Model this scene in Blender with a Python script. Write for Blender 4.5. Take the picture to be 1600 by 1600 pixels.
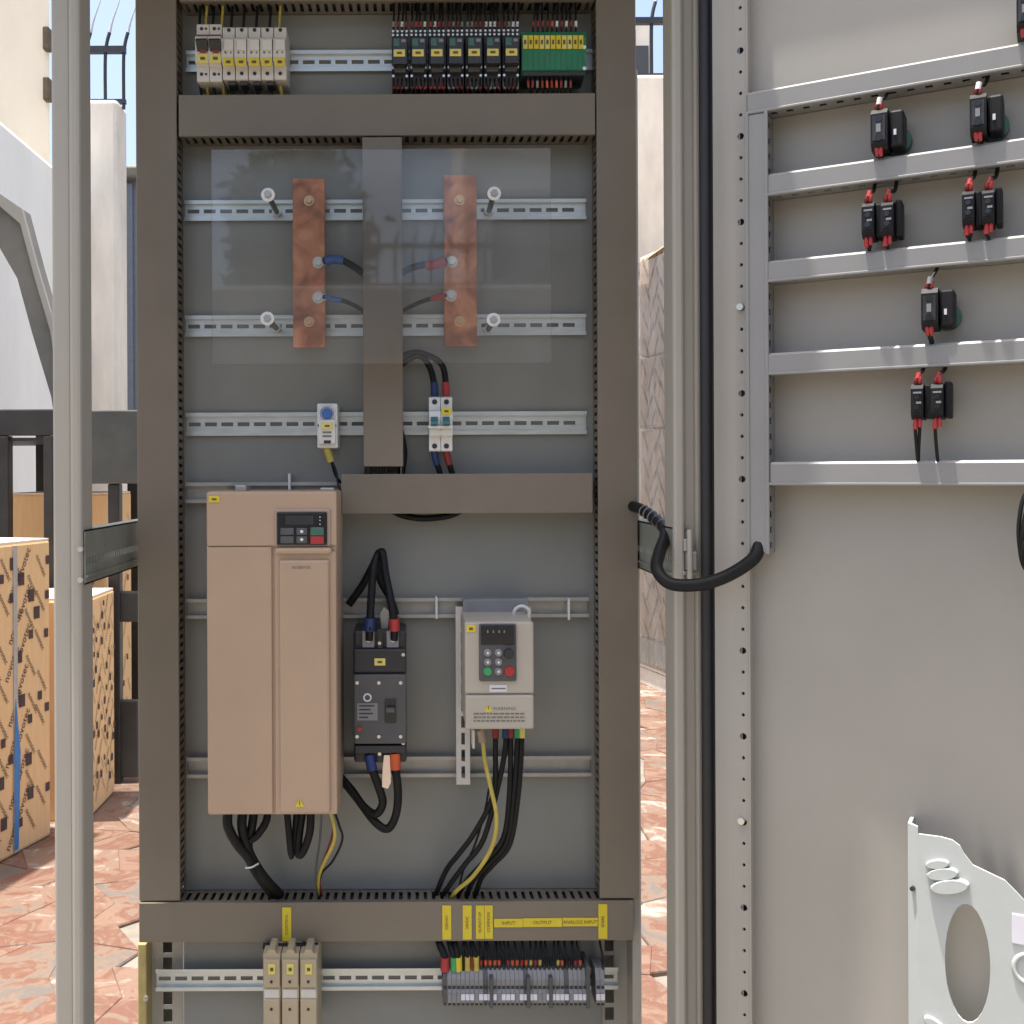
import bpy, bmesh, math, random
from mathutils import Matrix, Vector
random.seed(7)
rad = math.radians
scene = bpy.context.scene
for o in list(bpy.data.objects):
    bpy.data.objects.remove(o)
COL = scene.collection

# ------------------------------------------------------------------ camera
EYE = 1.35                       # lens height above the paving, metres
FPX, VX, VY = 1680.0, 640.0, 740.0   # focal length and principal point in 1600 px units
ROLL = rad(0.25)
cd = bpy.data.cameras.new('camera'); cam = bpy.data.objects.new('camera', cd); COL.objects.link(cam)
cd.sensor_width = 36.0; cd.lens = 36.0 * FPX / 1600.0
cd.shift_x = (800 - VX) / 1600.0; cd.shift_y = -(800 - VY) / 1600.0
cd.clip_start = 0.02; cd.clip_end = 500
cam.matrix_world = Matrix.Translation((0, 0, EYE)) @ Matrix.Rotation(rad(90), 4, 'X') @ Matrix.Rotation(-ROLL, 4, 'Z')
scene.camera = cam

# ------------------------------------------------------------------ light
DOOR_ANG = rad(31)
HX, HY = 0.4009, 1.49
DOOR = Matrix(((math.cos(DOOR_ANG), math.sin(DOOR_ANG), 0, HX),
               (-math.sin(DOOR_ANG), math.cos(DOOR_ANG), 0, HY),
               (0, 0, 1, 0), (0, 0, 0, 1)))
CAB = Matrix.Identity(4)
SUN = (DOOR.to_3x3() @ Vector((0.13, 0.105, -1.0))).normalized()    # direction the light travels
elev = math.asin(-SUN.z); azim = math.atan2(-SUN.x, -SUN.y)
world = bpy.data.worlds.new('World'); scene.world = world; world.use_nodes = True
wn = world.node_tree; bg = wn.nodes['Background']
sky = wn.nodes.new('ShaderNodeTexSky'); sky.sky_type = 'NISHITA'; sky.sun_disc = False
sky.sun_elevation = elev; sky.sun_rotation = azim
sky.air_density = 1.0; sky.dust_density = 5.0; sky.ozone_density = 0.6
wn.links.new(sky.outputs[0], bg.inputs[0]); bg.inputs[1].default_value = 0.13
sd = bpy.data.lights.new('sun', 'SUN'); sd.energy = 3.6; sd.angle = rad(1.1); sd.color = (1.0, 0.965, 0.89)
sun = bpy.data.objects.new('sun', sd); COL.objects.link(sun)
sun.rotation_euler = SUN.to_track_quat('-Z', 'Y').to_euler(); sun.location = (-3, 0, 8)
scene.view_settings.view_transform = 'Standard'; scene.view_settings.look = 'None'
scene.view_settings.exposure = 1.36; scene.view_settings.gamma = 1.0
scene.view_settings.use_curve_mapping = False

# ------------------------------------------------------------------ materials
MATS = {}
def mat(name, col, rough=0.5, metal=0.0, var=0.08, scale=30.0, bump=0.0, bscale=200.0, spec=0.5, stretch=None, rvar=0.12):
    m = bpy.data.materials.new(name); m.use_nodes = True; nt = m.node_tree
    b = nt.nodes['Principled BSDF']
    b.inputs['Metallic'].default_value = metal
    b.inputs['Specular IOR Level'].default_value = spec
    tc = nt.nodes.new('ShaderNodeTexCoord'); mp = nt.nodes.new('ShaderNodeMapping')
    nt.links.new(tc.outputs['Object'], mp.inputs[0])
    if stretch: mp.inputs['Scale'].default_value = stretch
    n = nt.nodes.new('ShaderNodeTexNoise'); n.inputs['Scale'].default_value = scale
    n.inputs['Detail'].default_value = 6; n.inputs['Roughness'].default_value = 0.6
    nt.links.new(mp.outputs[0], n.inputs['Vector'])
    r = nt.nodes.new('ShaderNodeValToRGB')
    r.color_ramp.elements[0].position = 0.3; r.color_ramp.elements[1].position = 0.7
    r.color_ramp.elements[0].color = [c * (1 - var) for c in col] + [1]
    r.color_ramp.elements[1].color = [min(1, c * (1 + var)) for c in col] + [1]
    nt.links.new(n.outputs['Fac'], r.inputs[0]); nt.links.new(r.outputs[0], b.inputs['Base Color'])
    mr = nt.nodes.new('ShaderNodeMapRange')
    mr.inputs['To Min'].default_value = max(0.02, rough - rvar); mr.inputs['To Max'].default_value = min(1, rough + rvar)
    nt.links.new(n.outputs['Fac'], mr.inputs[0]); nt.links.new(mr.outputs[0], b.inputs['Roughness'])
    if bump:
        n2 = nt.nodes.new('ShaderNodeTexNoise'); n2.inputs['Scale'].default_value = bscale; n2.inputs['Detail'].default_value = 4
        nt.links.new(mp.outputs[0], n2.inputs['Vector'])
        bp = nt.nodes.new('ShaderNodeBump'); bp.inputs['Strength'].default_value = bump; bp.inputs['Distance'].default_value = 0.002
        nt.links.new(n2.outputs['Fac'], bp.inputs['Height']); nt.links.new(bp.outputs[0], b.inputs['Normal'])
    MATS[name] = m
    return m
mat('paint', (0.361, 0.334, 0.283), 0.45, var=0.03, scale=6, bump=0.12, bscale=500)
mat('door_paint', (0.319, 0.299, 0.263), 0.40, var=0.055, scale=4, bump=0.07, bscale=420)
mat('plate', (0.219, 0.222, 0.203), 0.38, var=0.09, scale=3, bump=0.1, bscale=300)
mat('zinc', (0.546, 0.581, 0.574), 0.33, 0.75, var=0.10, scale=25, stretch=(1, 1, 6))
mat('zinc_dull', (0.370, 0.361, 0.339), 0.45, 0.55, var=0.14, scale=18)
mat('bar_zinc', (0.238, 0.246, 0.209), 0.5, 0.2, var=0.25, scale=14)
mat('duct', (0.169, 0.141, 0.105), 0.42, var=0.07, scale=7, bump=0.06, bscale=400)
mat('shade_dark', (0.13, 0.12, 0.11), 0.6, var=0.06)  # dark tone for the shade behind the rail slots
mat('door_duct', (0.226, 0.223, 0.217), 0.42, var=0.04, scale=9)
mat('cream', (0.581, 0.554, 0.505), 0.45, var=0.05, scale=40)
mat('white_plastic', (0.651, 0.651, 0.626), 0.4, var=0.03)
mat('pocket', (0.440, 0.462, 0.444), 0.4, var=0.03)
mat('beige', (0.405, 0.285, 0.195), 0.38, var=0.05, scale=6, bump=0.08, bscale=700)
mat('beige_dark', (0.34, 0.25, 0.19), 0.5, var=0.04)
mat('grey_drive', (0.40, 0.365, 0.30), 0.42, var=0.04, scale=10, bump=0.06, bscale=700)
mat('tan_module', (0.396, 0.326, 0.217), 0.5, var=0.06, scale=20)
mat('black', (0.022, 0.022, 0.024), 0.45, var=0.2)
mat('black_gloss', (0.012, 0.012, 0.013), 0.18, var=0.1)
mat('rubber', (0.012, 0.012, 0.013), 0.5, var=0.2, scale=60)
mat('cable', (0.009, 0.009, 0.009), 0.5, var=0.25, scale=50, spec=0.22)
mat('dark_grey', (0.07, 0.07, 0.072), 0.45, var=0.12)
mat('mid_grey', (0.20, 0.20, 0.205), 0.5, var=0.12)
mat('green_pcb', (0.012, 0.17, 0.075), 0.45, var=0.12)
mat('teal', (0.02, 0.13, 0.13), 0.45, var=0.1)
mat('green_dim', (0.05, 0.13, 0.10), 0.5, var=0.2)
mat('green', (0.04, 0.30, 0.10), 0.45, var=0.1)
mat('red', (0.36, 0.028, 0.028), 0.45, var=0.12)
mat('red_dark', (0.22, 0.02, 0.02), 0.5, var=0.2)
mat('orange_red', (0.50, 0.08, 0.02), 0.5, var=0.12)
mat('blue', (0.035, 0.11, 0.33), 0.45, var=0.12)
mat('navy', (0.012, 0.03, 0.13), 0.5, var=0.15)
mat('yellow', (0.616, 0.484, 0.026), 0.5, var=0.06, scale=60)
mat('yellow_pale', (0.634, 0.546, 0.139), 0.5, var=0.06, scale=60)
mat('earth_wire', (0.458, 0.370, 0.070), 0.5, var=0.2, scale=60)
mat('ink', (0.12, 0.08, 0.02), 0.7, var=0.1)
mat('ink_grey', (0.16, 0.15, 0.13), 0.7, var=0.1)
mat('screw', (0.634, 0.616, 0.574), 0.3, 0.8, var=0.1)
mat('white_dot', (0.660, 0.660, 0.652), 0.5, var=0.03)
mat('label_white', (0.634, 0.616, 0.661), 0.5, var=0.04)
mat('wall_white', (0.88, 0.865, 0.81), 0.9, var=0.07, scale=2.2, stretch=(1, 1, .35), bump=0.4, bscale=30)
mat('wall_peach', (0.77, 0.69, 0.56), 0.9, var=0.11, scale=1.6, stretch=(1, 1, .4), bump=0.4, bscale=30)
mat('wall_beige', (0.72, 0.66, 0.565), 0.9, var=0.22, scale=2.8, stretch=(1, 1, .35), bump=0.4, bscale=30)
mat('iron', (0.035, 0.036, 0.04), 0.5, 0.2, var=0.2)
mat('iron_bare', (0.55, 0.56, 0.58), 0.4, 0.4)
mat('black_steel', (0.028, 0.026, 0.024), 0.5, 0.2, var=0.35, scale=7)
mat('rack_plate', (0.06, 0.062, 0.055), 0.5, 0.2, var=0.35, scale=5)
mat('arch_steel', (0.20, 0.185, 0.155), 0.6, 0.1, var=0.25, scale=3)
mat('sheet_blue', (0.20, 0.23, 0.28), 0.5, 0.2, var=0.1)
mat('brass', (0.686, 0.458, 0.261), 0.35, 0.6, var=0.1)
mat('faded_ink', (0.26, 0.18, 0.15), 0.8, var=0.2)
mat('switch_black', (0.010, 0.010, 0.011), 0.5, var=0.2, spec=0.25)
mat('wall_grey', (0.40, 0.38, 0.34), 0.9, var=0.1, scale=2)
mat('zinc_sunlit', (0.40, 0.32, 0.13), 0.5, 0.2, var=0.15)  # yellow tint puts warm sunlight into the zinc colour
mat('carton_ink', (0.070, 0.038, 0.035), 0.8, var=0.3)
mat('tape_grey', (0.40, 0.36, 0.32), 0.35, var=0.1)
mat('tape_blue', (0.02, 0.16, 0.40), 0.4, var=0.15)
mat('leaf', (0.05, 0.085, 0.03), 0.6, var=0.35, scale=4)
mat('bark', (0.12, 0.09, 0.06), 0.9, var=0.3)
mat('cardboard', (0.74, 0.46, 0.22), 0.85, var=0.07, scale=9, stretch=(6, 6, 0.6), bump=0.08, bscale=60)
mat('cardboard_pale', (0.80, 0.62, 0.45), 0.8, var=0.09, scale=8)
mat('pallet_white', (0.62, 0.58, 0.52), 0.8, var=0.1)

def glass_mat(name, tint, rough=0.02, alpha=0.0):
    m = bpy.data.materials.new(name); m.use_nodes = True; nt = m.node_tree
    for n in list(nt.nodes): nt.nodes.remove(n)
    out = nt.nodes.new('ShaderNodeOutputMaterial')
    tr = nt.nodes.new('ShaderNodeBsdfTransparent'); tr.inputs[0].default_value = (*tint, 1)
    gl = nt.nodes.new('ShaderNodeBsdfGlossy'); gl.inputs['Roughness'].default_value = rough
    fr = nt.nodes.new('ShaderNodeFresnel'); fr.inputs[0].default_value = 1.5
    mx = nt.nodes.new('ShaderNodeMixShader')
    nt.links.new(fr.outputs[0], mx.inputs[0]); nt.links.new(tr.outputs[0], mx.inputs[1]); nt.links.new(gl.outputs[0], mx.inputs[2])
    if alpha > 0.05:
        wz = nt.nodes.new('ShaderNodeTexNoise'); wz.inputs['Scale'].default_value = 14; wz.inputs['Detail'].default_value = 6; wz.inputs['Distortion'].default_value = 2
        bp = nt.nodes.new('ShaderNodeBump'); bp.inputs['Strength'].default_value = 0.9; bp.inputs['Distance'].default_value = 0.03
        nt.links.new(wz.outputs['Fac'], bp.inputs['Height']); nt.links.new(bp.outputs[0], gl.inputs['Normal']); nt.links.new(bp.outputs[0], fr.inputs['Normal'])
    last = mx
    if alpha:
        df = nt.nodes.new('ShaderNodeBsdfDiffuse'); df.inputs[0].default_value = (0.75, 0.76, 0.82, 1)
        nz = nt.nodes.new('ShaderNodeTexNoise'); nz.inputs['Scale'].default_value = 9; nz.inputs['Detail'].default_value = 5
        mr = nt.nodes.new('ShaderNodeMapRange'); mr.inputs['From Min'].default_value = 0.35; mr.inputs['From Max'].default_value = 0.7
        mr.inputs['To Min'].default_value = alpha * 0.5; mr.inputs['To Max'].default_value = min(1, alpha * 1.5)
        nt.links.new(nz.outputs['Fac'], mr.inputs[0])
        m2 = nt.nodes.new('ShaderNodeMixShader'); nt.links.new(mr.outputs[0], m2.inputs[0])
        nt.links.new(mx.outputs[0], m2.inputs[1]); nt.links.new(df.outputs[0], m2.inputs[2]); last = m2
    nt.links.new(last.outputs[0], out.inputs['Surface']); MATS[name] = m
glass_mat('acrylic', (0.97, 0.97, 0.96), 0.03, alpha=0.022)
glass_mat('stretch_film', (0.96, 0.95, 0.95), 0.12, alpha=0.09)

def stone_mat(name, per_object):
    m = bpy.data.materials.new(name); m.use_nodes = True; nt = m.node_tree; b = nt.nodes['Principled BSDF']
    tc = nt.nodes.new('ShaderNodeTexCoord')
    n = nt.nodes.new('ShaderNodeTexNoise'); n.inputs['Scale'].default_value = 6.5; n.inputs['Detail'].default_value = 10
    n.inputs['Roughness'].default_value = 0.66; n.inputs['Distortion'].default_value = 1.0
    mp = nt.nodes.new('ShaderNodeMapping'); mp.inputs['Scale'].default_value = (1.1, 1.2, 1)
    geo = nt.nodes.new('ShaderNodeNewGeometry'); nt.links.new(geo.outputs['Position'], mp.inputs[0])
    src = mp.outputs[0]
    add = nt.nodes.new('ShaderNodeMath'); add.operation = 'ADD'
    if per_object:
        oi = nt.nodes.new('ShaderNodeObjectInfo'); rnd = oi.outputs['Random']
    else:
        v = nt.nodes.new('ShaderNodeTexVoronoi'); v.inputs['Scale'].default_value = 3.2
        nt.links.new(geo.outputs['Position'], v.inputs['Vector'])
        sp = nt.nodes.new('ShaderNodeSeparateColor'); nt.links.new(v.outputs['Color'], sp.inputs[0]); rnd = sp.outputs[0]
    ov = nt.nodes.new('ShaderNodeVectorMath'); ov.operation = 'ADD'
    cmb = nt.nodes.new('ShaderNodeCombineXYZ'); ml = nt.nodes.new('ShaderNodeMath'); ml.operation = 'MULTIPLY'; ml.inputs[1].default_value = 40
    nt.links.new(rnd, ml.inputs[0]); nt.links.new(ml.outputs[0], cmb.inputs[0]); nt.links.new(ml.outputs[0], cmb.inputs[2])
    nt.links.new(src, ov.inputs[0]); nt.links.new(cmb.outputs[0], ov.inputs[1]); nt.links.new(ov.outputs[0], n.inputs['Vector'])
    m1 = nt.nodes.new('ShaderNodeMath'); m1.operation = 'MULTIPLY_ADD'; m1.inputs[1].default_value = 0.30; m1.inputs[2].default_value = -0.16
    nt.links.new(rnd, m1.inputs[0]); nt.links.new(n.outputs['Fac'], add.inputs[0]); nt.links.new(m1.outputs[0], add.inputs[1])
    r = nt.nodes.new('ShaderNodeValToRGB'); cr = r.color_ramp
    stops = [(0.28, (0.115, 0.098, 0.085)), (0.37, (0.17, 0.115, 0.08)), (0.43, (0.135, 0.058, 0.036)), (0.49, (0.15, 0.075, 0.048)), (0.54, (0.19, 0.118, 0.08)),
             (0.60, (0.165, 0.098, 0.068)), (0.66, (0.23, 0.18, 0.14)), (0.74, (0.30, 0.275, 0.24))] if per_object else [(0.3, (0.15, 0.135, 0.11)), (0.5, (0.19, 0.165, 0.13)), (0.7, (0.23, 0.205, 0.17))]
    while len(cr.elements) < len(stops): cr.elements.new(0.5)
    for e, (p, c) in zip(cr.elements, stops): e.position = p; e.color = (*c, 1)
    nt.links.new(add.outputs[0], r.inputs[0]); nt.links.new(r.outputs[0], b.inputs['Base Color'])
    b.inputs['Roughness'].default_value = 0.55
    bp = nt.nodes.new('ShaderNodeBump'); bp.inputs['Strength'].default_value = 0.25; bp.inputs['Distance'].default_value = 0.004
    nt.links.new(n.outputs['Fac'], bp.inputs['Height']); nt.links.new(bp.outputs[0], b.inputs['Normal'])
    MATS[name] = m
stone_mat('paving_stone', True); stone_mat('paving_far', False)

def copper_mat():
    m = bpy.data.materials.new('copper'); m.use_nodes = True; nt = m.node_tree; b = nt.nodes['Principled BSDF']
    b.inputs['Metallic'].default_value = 0.35; b.inputs['Roughness'].default_value = 0.48
    geo = nt.nodes.new('ShaderNodeNewGeometry')
    n = nt.nodes.new('ShaderNodeTexNoise'); n.inputs['Scale'].default_value = 22; n.inputs['Detail'].default_value = 7; n.inputs['Distortion'].default_value = 0.8
    nt.links.new(geo.outputs['Position'], n.inputs['Vector'])
    r = nt.nodes.new('ShaderNodeValToRGB'); cr = r.color_ramp; cr.elements.new(0.5)
    for e, (p, c) in zip(cr.elements, [(0.34, (0.26, 0.095, 0.045)), (0.5, (0.50, 0.185, 0.09)), (0.66, (0.66, 0.30, 0.16))]): e.position = p; e.color = (*c, 1)
    nt.links.new(n.outputs['Fac'], r.inputs[0]); nt.links.new(r.outputs[0], b.inputs['Base Color']); MATS['copper'] = m
copper_mat()

# ------------------------------------------------------------------ pixel -> place helpers
def pt(fr, px, py, yl):
    """point of frame fr at local depth yl seen at pixel (px, py) of the 1600 px photograph"""
    dx, dy = px - VX, py - VY
    ux, uy = dx - dy * ROLL, dy + dx * ROLL
    d = Vector((ux / FPX, 1.0, -uy / FPX)); inv = fr.inverted()
    o = inv @ Vector((0, 0, EYE)); d = inv.to_3x3() @ d
    return o + d * ((yl - o.y) / d.y)
def rect(fr, px0, py0, px1, py1, yl):
    a = pt(fr, px0, py0, yl); b = pt(fr, px0, py1, yl); c = pt(fr, px1, (py0 + py1) / 2, yl)
    return min(a.x, c.x), max(a.x, c.x), b.z, a.z

# ------------------------------------------------------------------ mesh builder
class MB:
    def __init__(s): s.v = []; s.f = []; s.s = []; s.marks = []
    def add(s, vs, fs, smooth=False):
        n = len(s.v); s.v += [Vector(v) for v in vs]
        for f in fs: s.f.append([i + n for i in f]); s.s.append(smooth)
        return s
    def box(s, x0, x1, y0, y1, z0, z1):
        v = [(x, y, z) for x in (x0, x1) for y in (y0, y1) for z in (z0, z1)]
        return s.add(v, [(0, 1, 3, 2), (4, 6, 7, 5), (0, 4, 5, 1), (2, 3, 7, 6), (0, 2, 6, 4), (1, 5, 7, 3)])
    def cbox(s, x0, x1, y0, y1, z0, z1, b=0.002, seg=2):
        b = min(b, abs(x1 - x0) * .45, abs(y1 - y0) * .45, abs(z1 - z0) * .45)
        bm = bmesh.new(); bmesh.ops.create_cube(bm, size=1)
        for v in bm.verts:
            v.co = Vector(((x0 + x1) / 2 + v.co.x * (x1 - x0), (y0 + y1) / 2 + v.co.y * (y1 - y0), (z0 + z1) / 2 + v.co.z * (z1 - z0)))
        bmesh.ops.bevel(bm, geom=bm.edges[:], offset=b, segments=seg, affect='EDGES', profile=0.5)
        bm.verts.index_update()
        s.add([v.co.copy() for v in bm.verts], [[v.index for v in f.verts] for f in bm.faces]); bm.free(); return s
    def cyl(s, p0, p1, r0, r1=None, n=12, caps=True):
        r1 = r0 if r1 is None else r1; p0, p1 = Vector(p0), Vector(p1); d = (p1 - p0).normalized()
        a = d.orthogonal().normalized(); b = d.cross(a)
        vs = []
        for p, r in ((p0, r0), (p1, r1)):
            vs += [p + (a * math.cos(2 * math.pi * i / n) + b * math.sin(2 * math.pi * i / n)) * r for i in range(n)]
        s.add(vs, [(i, (i + 1) % n, n + (i + 1) % n, n + i) for i in range(n)], True)
        if caps: s.add(vs, [list(range(n))[::-1], list(range(n, 2 * n))])
        return s
    def ring(s, c, ax, r, t, n=16, m=6):
        c = Vector(c); d = Vector(ax).normalized(); a = d.orthogonal().normalized(); b = d.cross(a); vs = []
        for i in range(n):
            u = a * math.cos(2 * math.pi * i / n) + b * math.sin(2 * math.pi * i / n)
            for j in range(m):
                q = 2 * math.pi * j / m; vs.append(c + u * (r + t * math.cos(q)) + d * t * math.sin(q))
        return s.add(vs, [(i * m + j, ((i + 1) % n) * m + j, ((i + 1) % n) * m + (j + 1) % m, i * m + (j + 1) % m) for i in range(n) for j in range(m)], True)
    def tube(s, pts, r, n=8, sub=5, taper=None):
        P = [Vector(p) for p in pts]
        if sub > 1 and len(P) > 2:
            Q = [P[0] * 2 - P[1]] + P + [P[-1] * 2 - P[-2]]; out = []
            for i in range(1, len(Q) - 2):
                for k in range(sub):
                    t = k / sub; a, b, c, d = Q[i - 1], Q[i], Q[i + 1], Q[i + 2]
                    out.append(0.5 * ((2 * b) + (c - a) * t + (2 * a - 5 * b + 4 * c - d) * t * t + (3 * b - a - 3 * c + d) * t ** 3))
            P = out + [P[-1]]
        vs = []; up = None
        for i, p in enumerate(P):
            d = (P[min(i + 1, len(P) - 1)] - P[max(i - 1, 0)])
            if d.length < 1e-9: d = Vector((0, 0, 1))
            d.normalize()
            up = d.orthogonal().normalized() if up is None else (up - d * up.dot(d)).normalized()
            b = d.cross(up); rr = r if taper is None else r + (taper - r) * i / (len(P) - 1)
            vs += [p + (up * math.cos(2 * math.pi * k / n) + b * math.sin(2 * math.pi * k / n)) * rr for k in range(n)]
        L = len(P)
        s.add(vs, [(i * n + k, i * n + (k + 1) % n, (i + 1) * n + (k + 1) % n, (i + 1) * n + k) for i in range(L - 1) for k in range(n)], True)
        s.add(vs, [list(range(n))[::-1], list(range((L - 1) * n, L * n))])
        return s
    def prism(s, poly, a0, a1, axis='x'):
        """poly of 2-D points, extruded along x (points are y,z) or y (points are x,z)"""
        n = len(poly); f = (lambda p, a: (a, p[0], p[1])) if axis == 'x' else (lambda p, a: (p[0], a, p[1]))
        vs = [f(p, a0) for p in poly] + [f(p, a1) for p in poly]
        return s.add(vs, [list(range(n)), list(range(n, 2 * n))[::-1]] + [(i, n + i, n + (i + 1) % n, (i + 1) % n) for i in range(n)])
    def perf(s, o, U, V, length, width, thick, holes, rnd=False):
        """sheet from corner o along unit axes U and V with a row of holes (centre, half length, half width, [v centre])"""
        o, U, V = Vector(o), Vector(U), Vector(V); N = U.cross(V)
        P = lambda u, v, k: o + U * u + V * v - N * thick * k
        cuts = [0.0]
        for i in range(len(holes) - 1): cuts.append((holes[i][0] + holes[i + 1][0]) / 2)
        cuts.append(length)
        for i, h in enumerate(holes):
            u0, u1 = cuts[i], cuts[i + 1]; c, a, b = h[:3]; vc = h[3] if len(h) > 3 else width / 2
            outer = [(u0, 0), (c, 0), (u1, 0), (u1, vc), (u1, width), (c, width), (u0, width), (u0, vc)]
            if rnd: k = 0.7071; inner = [(c - a * k, vc - b * k), (c, vc - b), (c + a * k, vc - b * k), (c + a, vc), (c + a * k, vc + b * k), (c, vc + b), (c - a * k, vc + b * k), (c - a, vc)]
            else: inner = [(c - a, vc - b), (c, vc - b), (c + a, vc - b), (c + a, vc), (c + a, vc + b), (c, vc + b), (c - a, vc + b), (c - a, vc)]
            vs = [P(u, v, 0) for u, v in outer + inner] + [P(u, v, 1) for u, v in outer + inner]
            fs = []
            for j in range(8):
                k = (j + 1) % 8
                fs += [(j, k, 8 + k, 8 + j), (16 + k, 16 + j, 24 + j, 24 + k), (8 + j, 8 + k, 24 + k, 24 + j)]
            fs += [(0, 16, 17, 1), (1, 17, 18, 2), (6, 5, 21, 22), (5, 4, 20, 21)]
            s.add(vs, fs)
        e = [P(0, 0, 0), P(0, width, 0), P(0, 0, 1), P(0, width, 1), P(length, 0, 0), P(length, width, 0), P(length, 0, 1), P(length, width, 1)]
        return s.add(e, [(0, 1, 3, 2), (4, 6, 7, 5)])
    def px(s, fr, px0, py0, px1, py1, yf, yb, b=0.0015):
        x0, x1, z0, z1 = rect(fr, px0, py0, px1, py1, yf)
        return s.cbox(x0, x1, yf, yb, z0, z1, b) if b else s.box(x0, x1, yf, yb, z0, z1)
    def dot(s, fr, px, py, yl, r, h=0.001, n=10):
        p = pt(fr, px, py, yl); s.marks.append((len(s.v), len(s.f))); return s.cyl(p + Vector((0, h, 0)), p - Vector((0, h, 0)), r, n=n)
    def mesh(s, name, org):
        me = bpy.data.meshes.new(name); me.from_pydata([v - org for v in s.v], [], s.f)
        me.polygons.foreach_set('use_smooth', s.s)
        bm = bmesh.new(); bm.from_mesh(me); bmesh.ops.recalc_face_normals(bm, faces=bm.faces[:]); bm.to_mesh(me); bm.free()
        return me
    def part(s, name, m, parent, label=None, kind=None):
        if len(s.marks) > 1 and s.marks[0] == (0, 0):
            for (a, f), (b, g) in zip(s.marks, s.marks[1:] + [(len(s.v), len(s.f))]):
                q = MB(); q.v = s.v[a:b]; q.f = [[i - a for i in fc] for fc in s.f[f:g]]; q.s = s.s[f:g]; last = q.part(name, m, parent, label, kind)
            return last
        me = s.mesh(name, ORG[parent.name]); me.materials.append(MATS[m])
        o = bpy.data.objects.new(name, me); COL.objects.link(o); o.parent = parent
        ORG[o.name] = ORG[parent.name]
        if label: o['label'] = label
        if kind: o['kind'] = kind
        return o
    def solo(s, name, m, fr=None, label=None, cat=None, group=None, kind=None):
        fr = CAB if fr is None else fr
        lo = [min(v[i] for v in s.v) for i in range(3)]; hi = [max(v[i] for v in s.v) for i in range(3)]
        org = Vector(((lo[0] + hi[0]) / 2, (lo[1] + hi[1]) / 2, lo[2]))
        me = s.mesh(name, org); me.materials.append(MATS[m])
        o = bpy.data.objects.new(name, me); COL.objects.link(o); o.matrix_world = fr @ Matrix.Translation(org)
        ORG[o.name] = org; tag(o, label, cat, group, kind); return o
ORG = {}
NTH = ['', 'first', 'second', 'third', 'fourth', 'fifth', 'sixth', 'seventh'] + ['%dth' % k for k in range(8, 21)] + ['21st', '22nd', '23rd'] + ['%dth' % k for k in range(24, 31)] + ['31st', '32nd', '33rd'] + ['%dth' % k for k in range(34, 41)]
def tag(o, label=None, cat=None, group=None, kind=None):
    if label: o['label'] = label
    if cat: o['category'] = cat
    if group: o['group'] = group
    if kind: o['kind'] = kind
def thing(name, label, cat, fr, loc, group=None):
    o = bpy.data.objects.new(name, None); COL.objects.link(o); o.empty_display_size = 0.02
    loc = Vector(loc); o.matrix_world = fr @ Matrix.Translation(loc); ORG[o.name] = loc
    tag(o, label, cat, group); return o
TXT = {}
def text_geo(body):
    if body not in TXT:
        c = bpy.data.curves.new('lettering', 'FONT'); c.body = body; c.align_x = 'CENTER'; c.align_y = 'CENTER'; c.resolution_u = 2
        o = bpy.data.objects.new('lettering', c); COL.objects.link(o)
        me = bpy.data.meshes.new_from_object(o)
        TXT[body] = ([v.co.copy() for v in me.vertices], [list(p.vertices) for p in me.polygons])
        bpy.data.objects.remove(o); bpy.data.meshes.remove(me); bpy.data.curves.remove(c)
    return TXT[body]
def lettering(mb, body, c, U, V, size, ang=0.0):
    vs, fs = text_geo(body); c, U, V = Vector(c), Vector(U), Vector(V); ca, sa = math.cos(ang), math.sin(ang)
    mb.add([c + U * (v.x * ca - v.y * sa) * size + V * (v.x * sa + v.y * ca) * size for v in vs], fs)
XU, ZU = Vector((1, 0, 0)), Vector((0, 0, 1))

# ================================================================== SETTING
g = MB(); g.add([(-60, -60, -0.012), (60, -60, -0.012), (60, 60, -0.012), (-60, 60, -0.012)], [(0, 1, 2, 3)])
ground = g.solo('ground', 'paving_far', kind='structure')
# broken marble slabs where the paving can be seen
nx, ny = 34, 32; gx, gy = -2.9, 2.25; stx, sty = 0.17, 0.165
pts = {}
for i in range(nx + 1):
    for j in range(ny + 1):
        pts[i, j] = Vector((gx + i * stx + random.uniform(-.062, .062) + (0.075 if j % 2 else 0), gy + j * sty + random.uniform(-.06, .06), 0))
for i in range(nx):
    for j in range(ny):
        q = [pts[i, j], pts[i + 1, j], pts[i + 1, j + 1], pts[i, j + 1]]
        c = sum(q, Vector()) / 4; q = [p + (c - p).normalized() * 0.0022 for p in q]
        pxl = VX + FPX * c.x / c.y
        if not (-70 < pxl < 235 or 975 < pxl < 1085): continue
        h = random.uniform(-0.004, 0.004)
        m = MB(); top = [p + Vector((0, 0, h)) for p in q]; ch = [p + (p - c).normalized() * 0.004 + Vector((0, 0, h - 0.004)) for p in q]
        bot = [Vector((p.x, p.y, -0.013)) for p in ch]
        m.add(top + ch + bot, [(0, 1, 2, 3)] + [(k + a, (k + 1) % 4 + a, (k + 1) % 4 + a + 4, k + a + 4) for a in (0, 4) for k in range(4)])
        ORG.setdefault(ground.name, Vector()); m.part('paving_stone', 'paving_stone', ground)

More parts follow.
